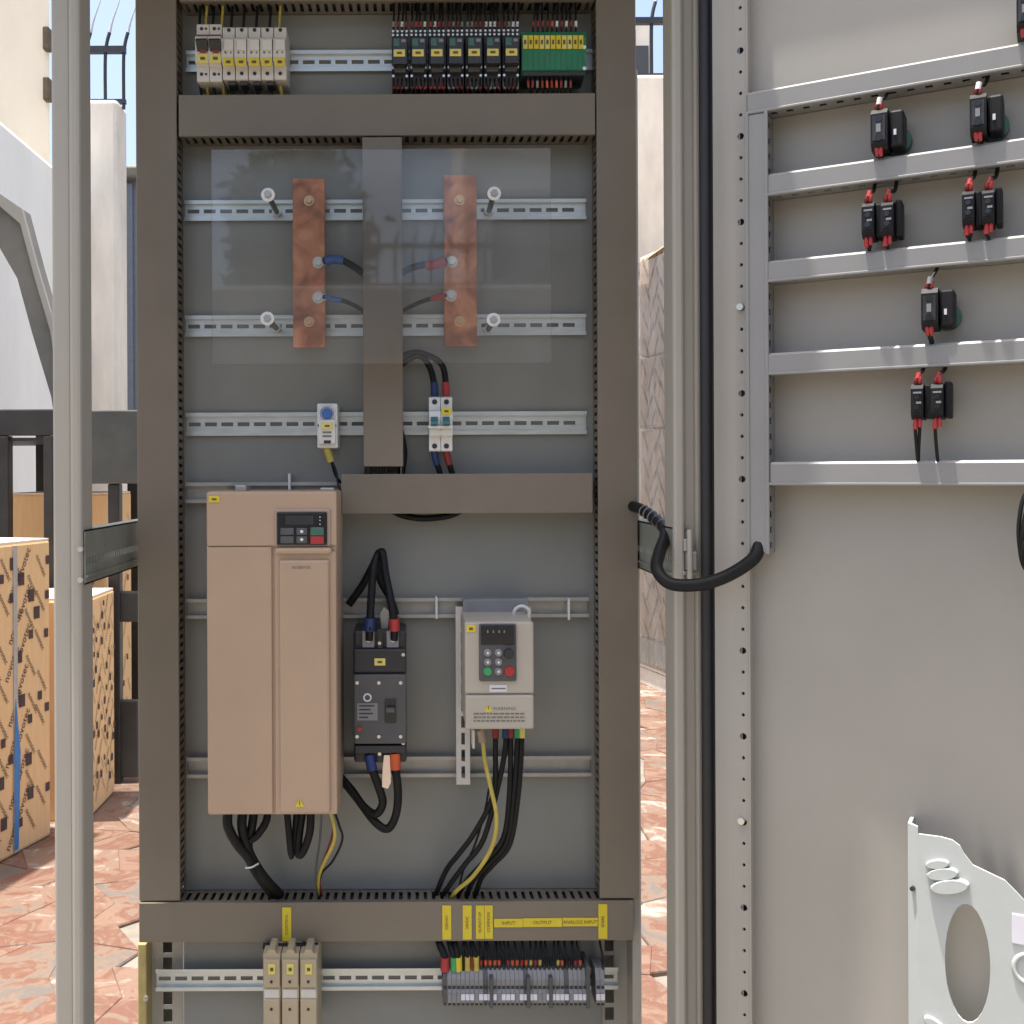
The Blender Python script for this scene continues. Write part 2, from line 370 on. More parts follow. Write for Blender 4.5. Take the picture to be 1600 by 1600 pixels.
# ---- walls and what stands in the yard behind
def wall(name, m, label, x0, x1, y0, y1, z1, z0=-0.02, cat='wall'):
    return MB().cbox(x0, x1, y0, y1, z0, z1, 0.03).solo(name, m, None, label, cat)
wall('yard_wall', 'wall_white', 'whitewashed side wall running back behind the grey steel arch', -2.55, -2.3, 4.6, 7.19, 3.36)
wall('yard_wall', 'wall_beige', 'stained beige back wall with railing, beside the tall peach building', -2.36, -1.945, 7.2, 7.45, 3.87)
wall('yard_wall', 'wall_beige', 'plain beige back wall rising behind the wrapped pallet of cartons', 0.9, 5.5, 7.6, 7.85, 4.17)
b = thing('peach_building', 'tall peach rendered building rising above the whitewashed side wall', 'building', CAB, (-4.2, 8.6, -0.02))
fp = [(-6.0, 7.5), (-2.50, 7.5), (-3.6, 10.2), (-6.0, 10.2)]
MB().add([(x, y, -0.02) for x, y in fp] + [(x, y, 7.5) for x, y in fp], [(3, 2, 1, 0), (4, 5, 6, 7), (0, 1, 5, 4), (1, 2, 6, 5), (2, 3, 7, 6), (3, 0, 4, 7)]).part('wall', 'wall_peach', b)
m = MB()
for z in (3.95, 4.3): m.cbox(-2.53, -2.485, 7.44, 7.52, z, z + 0.16, 0.01)
m.part('bracket', 'bark', b)
MB().box(-5.2, -4.2, 7.47, 7.52, 4.6, 6.0).part('window', 'black_gloss', b)
t = thing('sheet_metal_shed', 'slate blue sheet metal panel standing beyond the beige back wall', 'shed', CAB, (-1.7, 8.7, -0.02))
MB().box(-2.30, -1.2, 8.6, 8.8, -0.02, 3.70).part('panel', 'sheet_blue', t)
m = MB()
for i in range(7): m.cbox(-2.27 + i * .17, -2.20 + i * .17, 8.57, 8.6, -0.02, 3.68, 0.01)
m.part('rib', 'sheet_blue', t); MB().cbox(-2.34, -1.16, 8.5, 8.86, 3.70, 3.80, 0.02).part('eave', 'arch_steel', t)
t = thing('concrete_tower', 'distant dark concrete building block seen behind the right hand railing', 'building', CAB, (2.0, 12.5, -0.02))
MB().cbox(1.2, 2.75, 12, 13, -0.02, 6.4, 0.05).part('wall', 'wall_beige', t); MB().box(2.0, 2.68, 11.96, 12.01, 4.6, 6.1).part('window', 'dark_grey', t)
def railing(label, y, xs, zb, zt, zbar, zlow, x0, x1):
    r = thing('iron_railing', label, 'railing', CAB, ((x0 + x1) / 2, y, zb), 'spiked railings on the back wall')
    MB().box(x0, x1, y - .02, y + .02, zbar, zbar + .045).part('top_bar', 'iron', r)
    MB().box(x0, x1, y - .015, y + .015, zlow, zlow + .03).part('bottom_bar', 'iron', r)
    for x in xs:
        p = MB().tube([(x, y, zb - .03), (x, y, zt), (x + .01, y, zt + .12), (x + .03, y, zt + .2)], .013, 6).part('upright', 'iron', r)
        MB().tube([(x + .03, y, zt + .2), (x + .05, y, zt + .28), (x + .1, y, zt + .42)], .013, 6, taper=.004).part('spike', 'iron_bare', p)
railing('black spiked railing on top of the stained beige wall next to the peach building', 7.32, [-2.33, -2.19, -2.06, -1.935], 3.87, 4.16, 4.22, 3.875, -2.36, -1.92)
railing('black spiked railing on top of the wall behind the wrapped pallet', 7.7, [1.3, 1.54, 1.745, 1.95, 2.16], 4.17, 4.52, 4.56, 4.175, 1.0, 2.3)

t = thing('steel_arch', 'grey welded steel arch standing in front of the whitewashed wall', 'arch', CAB, (-1.9, 5.6, -0.02))
outer = [(-80, 250), (0, 303), (37, 328), (60, 415), (82, 490), (98, 600), (106, 760)]; inner = [(-80, 320), (0, 388), (27, 435), (50, 520), (80, 620), (92, 700), (100, 760)]
po = [pt(CAB, a, c, 5.6) for a, c in outer]; pi = [pt(CAB, a, c, 5.6) for a, c in inner]
po.append(Vector((po[-1].x, 5.6, -0.02))); pi.append(Vector((pi[-1].x - .01, 5.6, -0.02)))
m = MB(); k = len(po)
D = Vector((0.0, 0.10, 0.0))
vs = po + pi + [p + D for p in po] + [p + D for p in pi]
m.add(vs, [f for i in range(k - 1) for f in ((i, i + 1, k + i + 1, k + i), (2 * k + i, 3 * k + i, 3 * k + i + 1, 2 * k + i + 1), (i, 2 * k + i, 2 * k + i + 1, i + 1), (k + i, k + i + 1, 3 * k + i + 1, 3 * k + i))] + [(0, k, 3 * k, 2 * k), (k - 1, 3 * k - 1, 4 * k - 1, 2 * k - 1)])
m.part('band', 'arch_steel', t)
m = MB()
mid = lambda i, f: po[i] * (1 - f) + pi[i] * f
m2 = MB()
for i in range(k - 1):
    a, c, e, f = mid(i, .0), mid(i + 1, .0), mid(i + 1, .22), mid(i, .22); s_ = Vector((0, -.03, 0))
    m2.add([a + s_, c + s_, e + s_, f + s_, a, c, e, f], [(0, 1, 2, 3), (4, 7, 6, 5), (0, 4, 5, 1), (3, 2, 6, 7)])
m2.part('rim', 'paint', t)

# ---- black steel rack with cartons
rk = thing('steel_rack', 'black steel rack with open frame holding cartons beside the cabinet', 'rack', CAB, (-1.5, 4.9, 0))
def rk_px(name, m, a, c, d, e, y, dep):
    x0, x1, z0, z1 = rect(CAB, a, c, d, e, y); return MB().cbox(x0, x1, y, y + dep, max(0, z0), z1, .006).part(name, m, rk)
rk_px('header', 'black_steel', -150, 640, 130, 681, 4.7, .06)
rk_px('gusset_plate', 'rack_plate', 127, 641, 216, 756, 4.68, .05)
for a, d in ((-8, 14), (67, 84), (168, 187)): rk_px('leg', 'black_steel', a, 681 if a < 100 else 756, d, 1232, 4.7, .06)
for a, d in ((55, 74), (198, 216)): rk_px('leg', 'black_steel', a, 660, d, 1170, 5.4, .06)
rk_px('shelf_bar', 'rack_plate', 186, 925, 216, 972, 4.72, .05); rk_px('shelf_bar', 'rack_plate', 186, 1095, 216, 1215, 4.72, .04)
rk_px('top_bar', 'black_steel', -150, 650, 216, 668, 5.4, .06)
MB().box(-2.25, -1.17, 4.72, 5.47, 1.50, 1.515).part('shade_shelf', 'black_steel', rk)  # plate added to shade the cartons beneath

def carton(label, fr, w, d, h, prints, seam=None, mm='cardboard', z0=0.0, gap=None):
    t = thing('carton', label, 'carton', fr, (0, 0, z0), 'printed cardboard cartons by the steel rack')
    MB().cbox(-w, 0, 0, d, z0, z0 + h, .012, 2).part('box', mm, t)
    MB().box(-w + .004, -.004, .004, d - .004, z0 + h - .003, z0 + h + .004).part('flap', 'cardboard_pale', t)
    m = MB(); e = .0025; rr = random.Random(len(label))
    def face(o, U, V, lw, lh, dens, sz):
        nu = max(1, int(lw / (dens * .9))); nv = int(lh / (dens * .62))
        for j in range(nv + 1):
            for i in range(nu + 1):
                c = o + U * ((i + (0.5 if j % 2 else 0.0)) * dens * .9 + .02 + rr.uniform(-.012, .012)) + V * (j * dens * .62 + .03 + rr.uniform(-.015, .015))
                u = (c - o).dot(U); v = (c - o).dot(V)
                if u > lw - sz * 1.1 or v > lh - sz * 1.6 or u < sz * .8 or v < sz * 1.4:
                    continue
                if (i + j) % 2 == 0: lettering(m, 'novotec', c, U, V, sz, rad(62))
                else: lettering(m, 'novotec', c, U, V, sz * .7, rad(-58))
                q = c + U * dens * .36 + V * dens * .16; k = sz * rr.choice([.30, .42])
                if (q - o).dot(U) < lw - k and rr.random() < .6: m.add([q - U * k - V * k * 1.3, q + U * k - V * k * 1.3, q + U * k + V * k * 1.3, q - U * k + V * k * 1.3], [(0, 1, 2, 3)])
    for f, dens, sz in prints:
        if f == 'right': face(Vector((e, 0, z0)), Vector((0, 1, 0)), ZU, d, h, dens, sz)
        else: face(Vector((-w, -e, z0)), XU, ZU, w, h, dens, sz)
    if m.v: m.part("print", "carton_ink", t, kind="stuff")
    if seam:
        MB().box(-.001, .004, seam, seam + .022, z0 + .01, z0 + h - .01).part('tape', 'tape_grey', t)
        MB().add([(.006, seam - .004, z0 + .02), (.006, seam + .02, z0 + .02), (.006, seam + .034, z0 + .36), (.006, seam + .008, z0 + .56), (.006, seam - .002, z0 + .36)], [(0, 1, 2, 3, 4)]).part('tape_strip', 'tape_blue', t)
    return t
def zrot(x, y, ux, uy):
    a = math.atan2(uy, ux) - math.pi / 2
    return Matrix.Translation((x, y, 0)) @ Matrix.Rotation(a, 4, 'Z')
carton('tall printed carton with a blue strip of tape down its seam', zrot(-1.515, 3.45, .275, .961), .45, .605, 1.11, [('right', .115, .041)], seam=.38)
carton('short printed carton standing on the paving beside the rack leg', zrot(-1.26, 4.18, 0.0, 1), .4, .40, .865, [('right', .085, .027)])
carton('carton inside the black rack showing above the taped carton', zrot(-1.385, 4.9, 0, 1), .47, .45, 1.265, [('front', .26, .07), ('right', .16, .035)])

# ---- film-wrapped pallet
fr = zrot(1.455, 6.9, -.23, .97) @ Matrix.Rotation(math.pi, 4, 'Z') if False else Matrix.Translation((1.485, 6.9, 0)) @ Matrix.Rotation(math.atan2(-.42, .10) + math.pi / 2, 4, 'Z')
t = thing('wrapped_pallet', 'stack of printed cartons wrapped in clear film against the back wall', 'pallet', fr, (0, 0, 0))
# local frame: -y runs towards the camera along the visible left face, +x into the stack
levels = [(0.0, .14), (.30, .80), (.82, 1.62), (1.63, 2.08), (2.09, 2.74)]
MB().box(0.0, 1.0, -1.0, 0.05, .0, .10).part('pallet_base', 'pallet_white', t)
MB().cbox(-.01, 1.0, -1.0, 0.05, .10, .30, .02).part('foam_base', 'pallet_white', t)
for i, (a, c) in enumerate(levels[1:]):
    bx = MB().cbox(.01 * (i % 2), 1.0, -1.0, .04, a, c, .02).part('carton', 'cardboard_pale', t)
    m = MB(); o = Vector((.01 * (i % 2) - .003, 0, a))
    for j in range(int((c - a) / .085)):
        for k2 in range(8):
            cc = o + Vector((0, -.05 - random.uniform(0, .05) - k2 * .125 - (.06 if j % 2 else 0), .05 + j * .085))
            if -cc.y < .93: lettering(m, 'novotec', cc, Vector((0, -1, 0)), ZU, .046, rad(62 if (j + k2) % 2 else -58))
    m.part("print", "carton_ink", bx, kind="stuff")
flap = MB().add([(-.02, -.62, 2.76), (-.02, -.1, 2.70), (.3, -.1, 2.86), (.3, -.62, 2.90), (-.02, -.62, 2.75), (-.02, -.1, 2.69), (.3, -.1, 2.85), (.3, -.62, 2.89)], [(0, 1, 2, 3), (7, 6, 5, 4), (0, 4, 5, 1), (3, 2, 6, 7)])
flap.part('open_flap', 'cardboard_pale', t)
MB().cbox(-.022, 1.02, -1.02, .06, .12, 2.70, .03).part('film', 'stretch_film', t)

# ---- behind the photographer (shows faintly in the clear sheet)
wall('yard_wall', 'wall_grey', 'long pale wall at the back of the yard behind the photographer', -9, 9, -6.4, -6.1, 3.0)
railing('black railing on the pale wall behind the photographer', -6.25, [-.6 + i * .16 for i in range(9)], 3.0, 3.3, 3.35, 3.01, -.75, .85)
b = thing('white_house', 'pale house with framed windows behind the photographer', 'building', CAB, (2.6, -10, 0))
MB().cbox(.62, 5.0, -12, -9, 0, 6.4, .03).part('wall', 'wall_white', b)
for x in (.95, 2.35):
    w = MB().box(x, x + 1.0, -9.0, -8.97, 3.2, 4.5).part('window', 'dark_grey', b); MB().cbox(x - .07, x + 1.07, -8.99, -8.94, 4.5, 4.6, .01).cbox(x - .07, x + 1.07, -8.99, -8.94, 3.1, 3.2, .01).part('frame', 'white_plastic', w)
t = thing('yard_tree', 'dark leafy tree behind the pale wall', 'tree', CAB, (-1.2, -8, 0))
MB().tube([(-1.2, -8, 0), (-1.15, -8, 1.4), (-1.25, -8.05, 2.8), (-1.1, -8, 3.9)], .14, 8, taper=.05).part('trunk', 'bark', t)
m = MB(); rr = random.Random(3)
for i in range(2600):
    while True:
        p = Vector((rr.uniform(-1, 1), rr.uniform(-1, 1), rr.uniform(-1, 1)))
        if p.length < 1: break
    c = Vector((-1.15, -8, 3.85)) + Vector((p.x * .72, p.y * .8, p.z * .95)) + Vector((rr.gauss(0, .08), 0, rr.gauss(0, .08)))
    a = Vector((rr.gauss(0, 1), rr.gauss(0, 1), rr.gauss(0, 1))).normalized(); q = a.orthogonal().normalized()
    m.add([c - a * .12, c + q * .045, c + a * .12, c - q * .045], [(0, 1, 2, 3)])
m.part('crown', 'leaf', t)

# ================================================================== CABINET
YP, YD, YF = 1.77, 1.71, 1.50       # mounting plate face, duct covers, front frame
ZB, ZT = 0.12, 2.23
cabinet = thing('control_cabinet', 'open grey control cabinet frame with side panels removed', 'cabinet', CAB, (-.045, 1.7, 0.0))
xl0, xl1 = pt(CAB, 82, 740, YF).x, pt(CAB, 113, 740, YF).x; xl2 = pt(CAB, 129, 740, YF).x
m = MB().cbox(xl0, xl1, YF, YF + .07, ZB, ZT, .004).cbox(xl1 - .002, xl2, YF - .006, YF + .05, ZB, ZT, .005)
m.part('front_post', 'paint', cabinet)
xr0, xr1, xr2 = pt(CAB, 1051, 740, YF).x, pt(CAB, 1067, 740, YF).x, pt(CAB, 1091, 740, YF).x
MB().cbox(xr0, xr1 + .001, YF - .006, YF + .05, ZB, ZT, .004).cbox(xr1, xr2, YF + .004, YF + .07, ZB, ZT, .006).cbox(xr2 - .004, xr2 + .004, YF + .0, YF + .06, ZB, ZT, .003).part('front_post', 'paint', cabinet)
MB().cbox(xl0 - .16, xr2 + .004, YF - .155, 1.93, ZT, ZT + .04, .006).part('roof_shade_overhang', 'paint', cabinet)  # roof overhang added out of view to shade the door and left duct
MB().cbox(xl0, xr2, YF, 2.0, 0.0, ZB, .004).part('plinth', 'dark_grey', cabinet)
MB().cbox(xl0, xr2, YF, YF + .06, ZB, ZB + .05, .004).part('bottom_beam', 'paint', cabinet)
xp0, xp1 = pt(CAB, 284, 740, YP).x, pt(CAB, 936, 740, YP).x
MB().cbox(xp0, xp1, YP, YP + .003, .3, 2.21, .001).part('mounting_plate', 'plate', cabinet)
# rear perforated uprights
for a, c, hc in ((229, 286, 262), (934, 1000, 952)):
    x0, x1 = pt(CAB, a, 1540, YP + .006).x, pt(CAB, c, 1540, YP + .006).x; xc = pt(CAB, hc, 1540, YP + .006).x
    m = MB(); n = 66; pit = .0285
    m.perf((x1, YP + .006, .18), (0, 0, 1), (-1, 0, 0), n * pit + .02, x1 - x0, .002, [(.02 + i * pit, .0105, .0075, x1 - xc) for i in range(n)])
    m.box(x0, x0 + .002, YP + .008, YP + .05, .18, 2.06).box(x1 - .002, x1, YP + .008, YP + .05, .18, 2.06).box(x0, x1, YP + .05, YP + .052, .18, 2.06)
    m.part('rear_upright', 'paint', cabinet)
# edge strip with warm sunlight painted in on the left and grey return on the right, foot area
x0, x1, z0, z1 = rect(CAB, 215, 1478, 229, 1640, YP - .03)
MB().cbox(x0, x1, YP - .03, YP + .06, z0, z1 + .003, .002).part('corner_angle', 'zinc_sunlit', cabinet)
x0, x1, z0, z1 = rect(CAB, 988, 1412, 1003, 1640, YP - .04)
MB().cbox(x0, x1, YP - .04, YP + .05, z0, 2.0, .003).part('corner_angle', 'paint', cabinet)
# perforated side rails running front to back
for X, sgn in ((-.453, 1), (.366, -1)):
    z0, z1 = EYE - .153, EYE - .077; y0, L = YF + .001, .44
    pit = .0125; n = int(L / pit)
    m = MB()
    o = (X, y0, z0) if sgn > 0 else (X, y0 + L, z0)
    U = (0, sgn * 1.0, 0)
    m.perf(o, U, (0, 0, 1), L, z1 - z0, .002, [(.008 + i * pit, .0036, .0050, (z1 - z0) * .42) for i in range(n)])
    xa = X - .025 * sgn
    m.box(min(X, xa), max(X, xa), y0, y0 + L, z1 - .002, z1).box(min(X, xa), max(X, xa), y0, y0 + L, z0, z0 + .002)
    m.box(X, X + .003 * sgn, y0, y0 + L, z0 + .010, z0 + .013) if sgn > 0 else m.box(X - .003, X, y0, y0 + L, z0 + .010, z0 + .013)
    m.part('side_rail', 'bar_zinc', cabinet)
# hinge
h = MB().px(CAB, 1069, 842, 1083, 862, YF - .012, YF + .004, .002).px(CAB, 1073, 862, 1090, 892, YF - .014, YF + .004, .002).px(CAB, 1066, 892, 1093, 899, YF - .006, YF + .004, .002)
hh = h.part('hinge', 'zinc_dull', cabinet)
p = pt(CAB, 1078, 850, YF - .015); MB().cyl(p + Vector((0, 0, .02)), p - Vector((0, 0, .05)), .004).part('pin', 'paint', hh)
m = MB()
for a, c in ((228, 1560), (126, 858), (126, 906)): m.dot(CAB, a, c, YF - .008 if a < 200 else YP - .032, .004, .003)
m.part('bolt', 'screw', cabinet)

# ---- cable ducts
def duct(label, fr, a, c, d, e, yf, yb, cov='duct', side='duct', group='slotted cable ducts in the cabinet', pitch=.0132, extend=0.0, lip=False):
    x0, x1, z0, z1 = rect(fr, a, c, d, e, yf); vert = (z1 - z0) > (x1 - x0)
    t = thing('cable_duct', label, 'cable duct', fr, ((x0 + x1) / 2, yb, z0), group)
    m = MB().cbox(x0, x1, yf, yf + .004, z0, z1, .0012)
    if vert: m.box(x0 + .0005, x0 + .002, yf + .003, yf + .010, z0, z1).box(x1 - .002, x1 - .0005, yf + .003, yf + .010, z0, z1)
    else: m.box(x0, x1, yf + .003, yf + .010, z0 + .0005, z0 + .002).box(x0, x1, yf + .003, yf + .010, z1 - .002, z1 - .0005)
    if lip:
        m.box(x0, x1, yf - .0022, yf + .001, z1 - .004, z1 + .0004).box(x0, x1, yf - .0022, yf + .001, z0 - .0004, z0 + .003)
    m.part('cover', cov, t)
    i = .0028; dep = yb - yf - .006; m = MB()
    z0e = z0 - extend
    L = (z1 - z0e) if vert else (x1 - x0); n = int(L / pitch)
    holes = [(pitch * .5 + k * pitch, pitch * .21, dep * .30, dep * .52) for k in range(n)]
    if vert:
        m.perf((x1 - i, yf + .006, z0e), (0, 0, 1), (0, 1, 0), L, dep, -.0016, holes)
        m.perf((x0 + i, yf + .006, z0e), (0, 0, 1), (0, 1, 0), L, dep, .0016, holes)
    else:
        m.perf((x0, yf + .006, z0 + i), (1, 0, 0), (0, 1, 0), L, dep, -.0016, holes)
        m.perf((x0, yf + .006, z1 - i), (1, 0, 0), (0, 1, 0), L, dep, .0016, holes)
    m.box(x0 + i, x1 - i, yb - .002, yb, z0e + i, z1 - i)
    m.part('slotted_body', side, t)
    core = MB().box(x0 + .008, x1 - .008, yf + .012, yb - .003, z0 + .008, z1 - .008)
    core.part('cable_fill', 'black', t)
    return t
duct('tall left hand cable duct beside the large beige drive', CAB, 211, -60, 278, 1408, YD, YP)
duct('tall right hand cable duct beside the small grey drive', CAB, 931, -60, 996, 1404, YD, YP)
duct('topmost horizontal cable duct above the relays', CAB, 280, -70, 930, 2, YD, YP)
duct('wide horizontal cable duct between relay row and clear sheet', CAB, 279, 148, 930, 213, YD - .001, YP)
duct('short vertical cable duct passing behind the clear sheet', CAB, 566, 214, 629, 729, YD, YP, extend=.012)
duct('half width horizontal cable duct above the black breaker', CAB, 533, 741, 926, 803, YD - .002, YP)
duct('bottom horizontal cable duct carrying yellow text labels', CAB, 217, 1411, 990, 1473, YD - .003, YP - .003)

# ---- rails
def din(label, a, d, c, e, yb=YP, dep=.0085, slots=True, m='zinc', group='DIN rails in the cabinet', pitch=.0268):
    x0, x1, z0, z1 = rect(CAB, a, c, d, e, yb - dep); h = z1 - z0
    t = thing('din_rail', label, 'rail', CAB, ((x0 + x1) / 2, yb, z0), group)
    wz0, wz1 = z0 + h * .17, z1 - h * .17; tk = .0013; L = x1 - x0
    mb = MB()
    if slots:
        n = int(L / pitch); mb.perf((x0, yb - tk - .0005, wz0), (1, 0, 0), (0, 0, 1), L, wz1 - wz0, tk, [(pitch * .5 + i * pitch, .0098, .0032) for i in range(n)])
    else: mb.box(x0, x1, yb - tk - .0005, yb - .0005, wz0, wz1)
    mb.box(x0, x1, yb - dep, yb - .0005, wz0 - tk, wz0).box(x0, x1, yb - dep, yb - .0005, wz1, wz1 + tk)
    mb.box(x0, x1, yb - dep, yb - dep + tk, z0, wz0 - tk).box(x0, x1, yb - dep, yb - dep + tk, wz1 + tk, z1)
    mb.part('rail_profile', m, t)
    if slots: MB().box(x0 + .004, x1 - .004, yb - .0004, yb - .0001, wz0 + .002, wz1 - .002).part('slot_shade', 'shade_dark', t)  # dark strip paints the shade seen through the slots
    return t
din('slotted DIN rail holding the fuse holders and relays', 290, 926, 79, 112)
din('slotted DIN rail at the tops of the copper bars', 288, 916, 313, 345)
din('slotted DIN rail at the feet of the copper bars', 289, 916, 493, 526)
din('slotted DIN rail holding the white timer and small breaker', 290, 917, 645, 681)
din('bottom slotted DIN rail holding terminal blocks and tan modules', 243, 966, 1515, 1549, yb=YP - .012)
din('plain support channel just above the large beige drive', 290, 926, 754, 786, dep=.016, slots=False, m='zinc_dull', group='plain support channels')
din('plain support channel at the top of the small grey drive', 291, 920, 936, 967, dep=.016, slots=False, m='zinc_dull', group='plain support channels')
din('plain support channel behind the foot of the black breaker', 292, 924, 1184, 1216, dep=.016, slots=False, m='zinc_dull', group='plain support channels')
for a, c, wh in ((452, 757, 'just above the large beige drive'), (682, 950, 'between black breaker and small drive'), (889, 952, 'beside the tall right hand duct')):
    MB().px(CAB, a - 2, c - 17, a + 2, c + 17, YP - .02, YP - .001, .0008).solo('cable_tie', 'white_plastic', None, 'white cable tie round a support channel ' + wh, 'cable tie', 'cable ties on the support channels')

# ---- wires
def wire(fr, path, r, m, label, cat='wire', group=None, sleeves=(), n=7, name='wire', sub=5):
    P = [pt(fr, a, c, y) for a, c, y in path]
    if not sleeves: return MB().tube(P, r, n, sub).solo(name, m, fr, label, cat, group)
    t = thing(name, label, cat, fr, P[0], group)
    MB().tube(P, r, n, sub).part('sheath', m, t)
    for sp, sr, sm, sn in sleeves:
        MB().tube([pt(fr, a, c, y) for a, c, y in sp], sr, 10, 4).part(sn, sm, t)
    return t
def tagplate(parent, fr, a, c, d, e, yl, m='yellow', ink=True, name='marker'):
    o = MB().px(fr, a, c, d, e, yl - .0012, yl + .001, .0004).part(name, m, parent)
    if ink:
        q = [(a + d) / 2, (c + e) / 2]; w = abs(d - a) * .22; h = abs(e - c) * .16
        MB().px(fr, q[0] - w, q[1] - h, q[0] + w, q[1] + h, yl - .0018, yl - .001, 0).part('print', 'ink', o)
    return o

# ---- two-pole breaker, fuse holders
def mcb_body(x0, x1, z0, z1, yb, ym, yf, lo=.27, hi=.73):
    h = z1 - z0; b = .002
    return MB().prism([(yb, z0), (ym + b, z0), (ym, z0 + b), (ym, z0 + h * lo - b), (yf + b, z0 + h * lo), (yf, z0 + h * lo + b), (yf, z0 + h * hi - b), (yf + b, z0 + h * hi), (ym, z0 + h * hi + b), (ym, z1 - b), (ym + b, z1), (yb, z1)], x0 + .0004, x1 - .0004)
def rail_unit(name, label, cat, fr, a, c, d, e, group=None, poles=1, m='cream', yf=1.692, ym=1.706, yb=1.762):
    x0, x1, z0, z1 = rect(fr, a, c, d, e, ym)
    t = thing(name, label, cat, fr, ((x0 + x1) / 2, yb, z0), group); w = (x1 - x0) / poles
    for k in range(poles): mcb_body(x0 + k * w, x0 + (k + 1) * w, z0, z1, yb, ym, yf).part('housing', m, t)
    return t, x0, x1, z0, z1
t, x0, x1, z0, z1 = rail_unit('circuit_breaker', 'cream two pole breaker with black toggles and red stripe on top rail', 'breaker', CAB, 307, 37, 347, 127, poles=2)
for k in range(2):
    a = 307 + k * 20
    m = MB()
    for dx, r in ((8, .0028), (15, .0019)):
        for py in (45, 116): m.dot(CAB, a + dx, py, 1.706, r)
    m.part('screw_hole', 'black', t)
    x = rect(CAB, a + 1, 64, a + 18, 80, 1.690)
    MB().prism([(1.692, x[2]), (1.676, x[3] - .004), (1.680, x[3]), (1.692, x[3])], x[0], x[1]).part('toggle', 'black', t)
    MB().px(CAB, a + 5, 74, a + 15, 82, 1.6895, 1.693, .0004).part('window', 'red_dark', t)
    tagplate(t, CAB, a + 1, 84, a + 18, 98, 1.6915, 'yellow_pale')
MB().px(CAB, 308, 54, 345, 58, 1.7045, 1.707, 0).part('stripe', 'red_dark', t)
for i in range(5):
    a = 347.6 + i * 20.1
    t, *_ = rail_unit('fuse_holder', 'narrow cream fuse holder, %s one counted from the two pole breaker' % NTH[i + 1], 'fuse holder', CAB, a, 42, a + 19.6, 124, 'fuse holders on the top rail')
    MB().dot(CAB, a + 10, 47, 1.706, .003).dot(CAB, a + 10, 115, 1.706, .003).part('screw_hole', 'black', t)
    MB().px(CAB, a + 2, 61, a + 17, 78, 1.689, 1.693, .001).part('fuse_lever', 'cream', t)
    MB().dot(CAB, a + 5, 82, 1.6915, .0018).dot(CAB, a + 13, 82, 1.6915, .0013).part('lamp', 'ink_grey', t)
    tagplate(t, CAB, a + 1, 90, a + 17, 103, 1.6915, 'yellow')
for i, (a, col) in enumerate([(322, 'earth_wire'), (347, 'earth_wire'), (362, 'cable'), (381, 'cable'), (401, 'cable'), (422, 'cable'), (437, 'earth_wire'), (312, 'cable'), (333, 'cable')]):
    g_ = 'wires above the fuse holders'
    od = sum(1 for z_ in (322, 347, 362, 381, 401, 422, 437, 312, 333) if z_ >= a)
    lab = ('yellow green' if col == 'earth_wire' else 'black') + ' wire rising from the fuse holder row, %s counted from the relays' % NTH[od]
    wire(CAB, [(a, -12, 1.738), (a + 1, 12, 1.735), (a, 30, 1.732), (a - 1, 48, 1.73)], .0022, col, lab, group=g_)
    lab = ('yellow green' if col == 'earth_wire' else 'black') + ' wire dropping from the fuse holder row, %s counted from the relays' % NTH[od]
    wire(CAB, [(a, 116, 1.73), (a + 1, 134, 1.735), (a + 3, 150, 1.74), (a + 3, 170, 1.745)], .0034 if i == 6 else .0024, col, lab, group='wires below the fuse holders')
    if col == 'cable' and a > 350:
        MB().px(CAB, a - 6, 127, a + 6, 133, 1.712, 1.74, .001).solo('crimp_lug', 'black', None, 'dark crimp lug under the %s fuse holder counted from the two pole breaker' % NTH[i - 1], 'lug', 'crimp lugs under the fuse holders')

# ---- relays
proto = None
def copy_tree(o, parent=None, d=Vector()):
    c = o.copy(); COL.objects.link(c); c.parent = parent; ORG[c.name] = ORG[o.name] + d
    if parent is None: c.matrix_world = Matrix.Translation(d) @ o.matrix_world
    for ch in o.children: copy_tree(ch, c, d)
    return c
a0, pit = 612.0, 28.9
for i in range(7):
    d = Vector((i * pit / FPX * 1.70, 0, 0.0001 * i))
    if i == 0:
        x0, x1, z0, z1 = rect(CAB, a0, 42, a0 + 26.5, 134, 1.70)
        t = proto = thing('plug_in_relay', 'black plug in relay, farthest of the row from the green module', 'relay', CAB, ((x0 + x1) / 2, 1.762, z0), 'plug in relays on the top rail')
        MB().prism([(1.762, z0), (1.712, z0), (1.712, z0 + .022), (1.703, z0 + .026), (1.703, z1 - .020), (1.716, z1 - .014), (1.716, z1), (1.762, z1)], x0, x1).part('socket', 'black', t)
        MB().px(CAB, a0 + 2, 58, a0 + 24, 100, 1.682, 1.704, .001).part('relay_case', 'black_gloss', t)
        MB().px(CAB, a0 + 3, 60, a0 + 12, 72, 1.681, 1.683, .0003).part('lamp_panel', 'green_dim', t)
        MB().px(CAB, a0 + 15, 61, a0 + 22, 66, 1.681, 1.683, .0003).part('rating_print', 'mid_grey', t)
        tagplate(t, CAB, a0 + 3, 77, a0 + 21, 88, 1.681, 'yellow_pale')
        m = MB()
        for dx in (3, 10, 17, 24):
            for py in (49, 55): m.dot(CAB, a0 + dx - .8, py, 1.7035, .0019)
        for dx in (2.5, 23.5):
            for py in (106, 119): m.dot(CAB, a0 + dx, py, 1.7015, .0020)
        m.part('terminal_screw', 'screw', t)
        MB().px(CAB, a0 + 4, 103, a0 + 22, 112, 1.6985, 1.704, .001).part('retaining_clip', 'dark_grey', t)
    else: copy_tree(proto, None, d)['label'] = 'black plug in relay, %s of the row counted from the green module' % NTH[7 - i]
rw = random.Random(5)
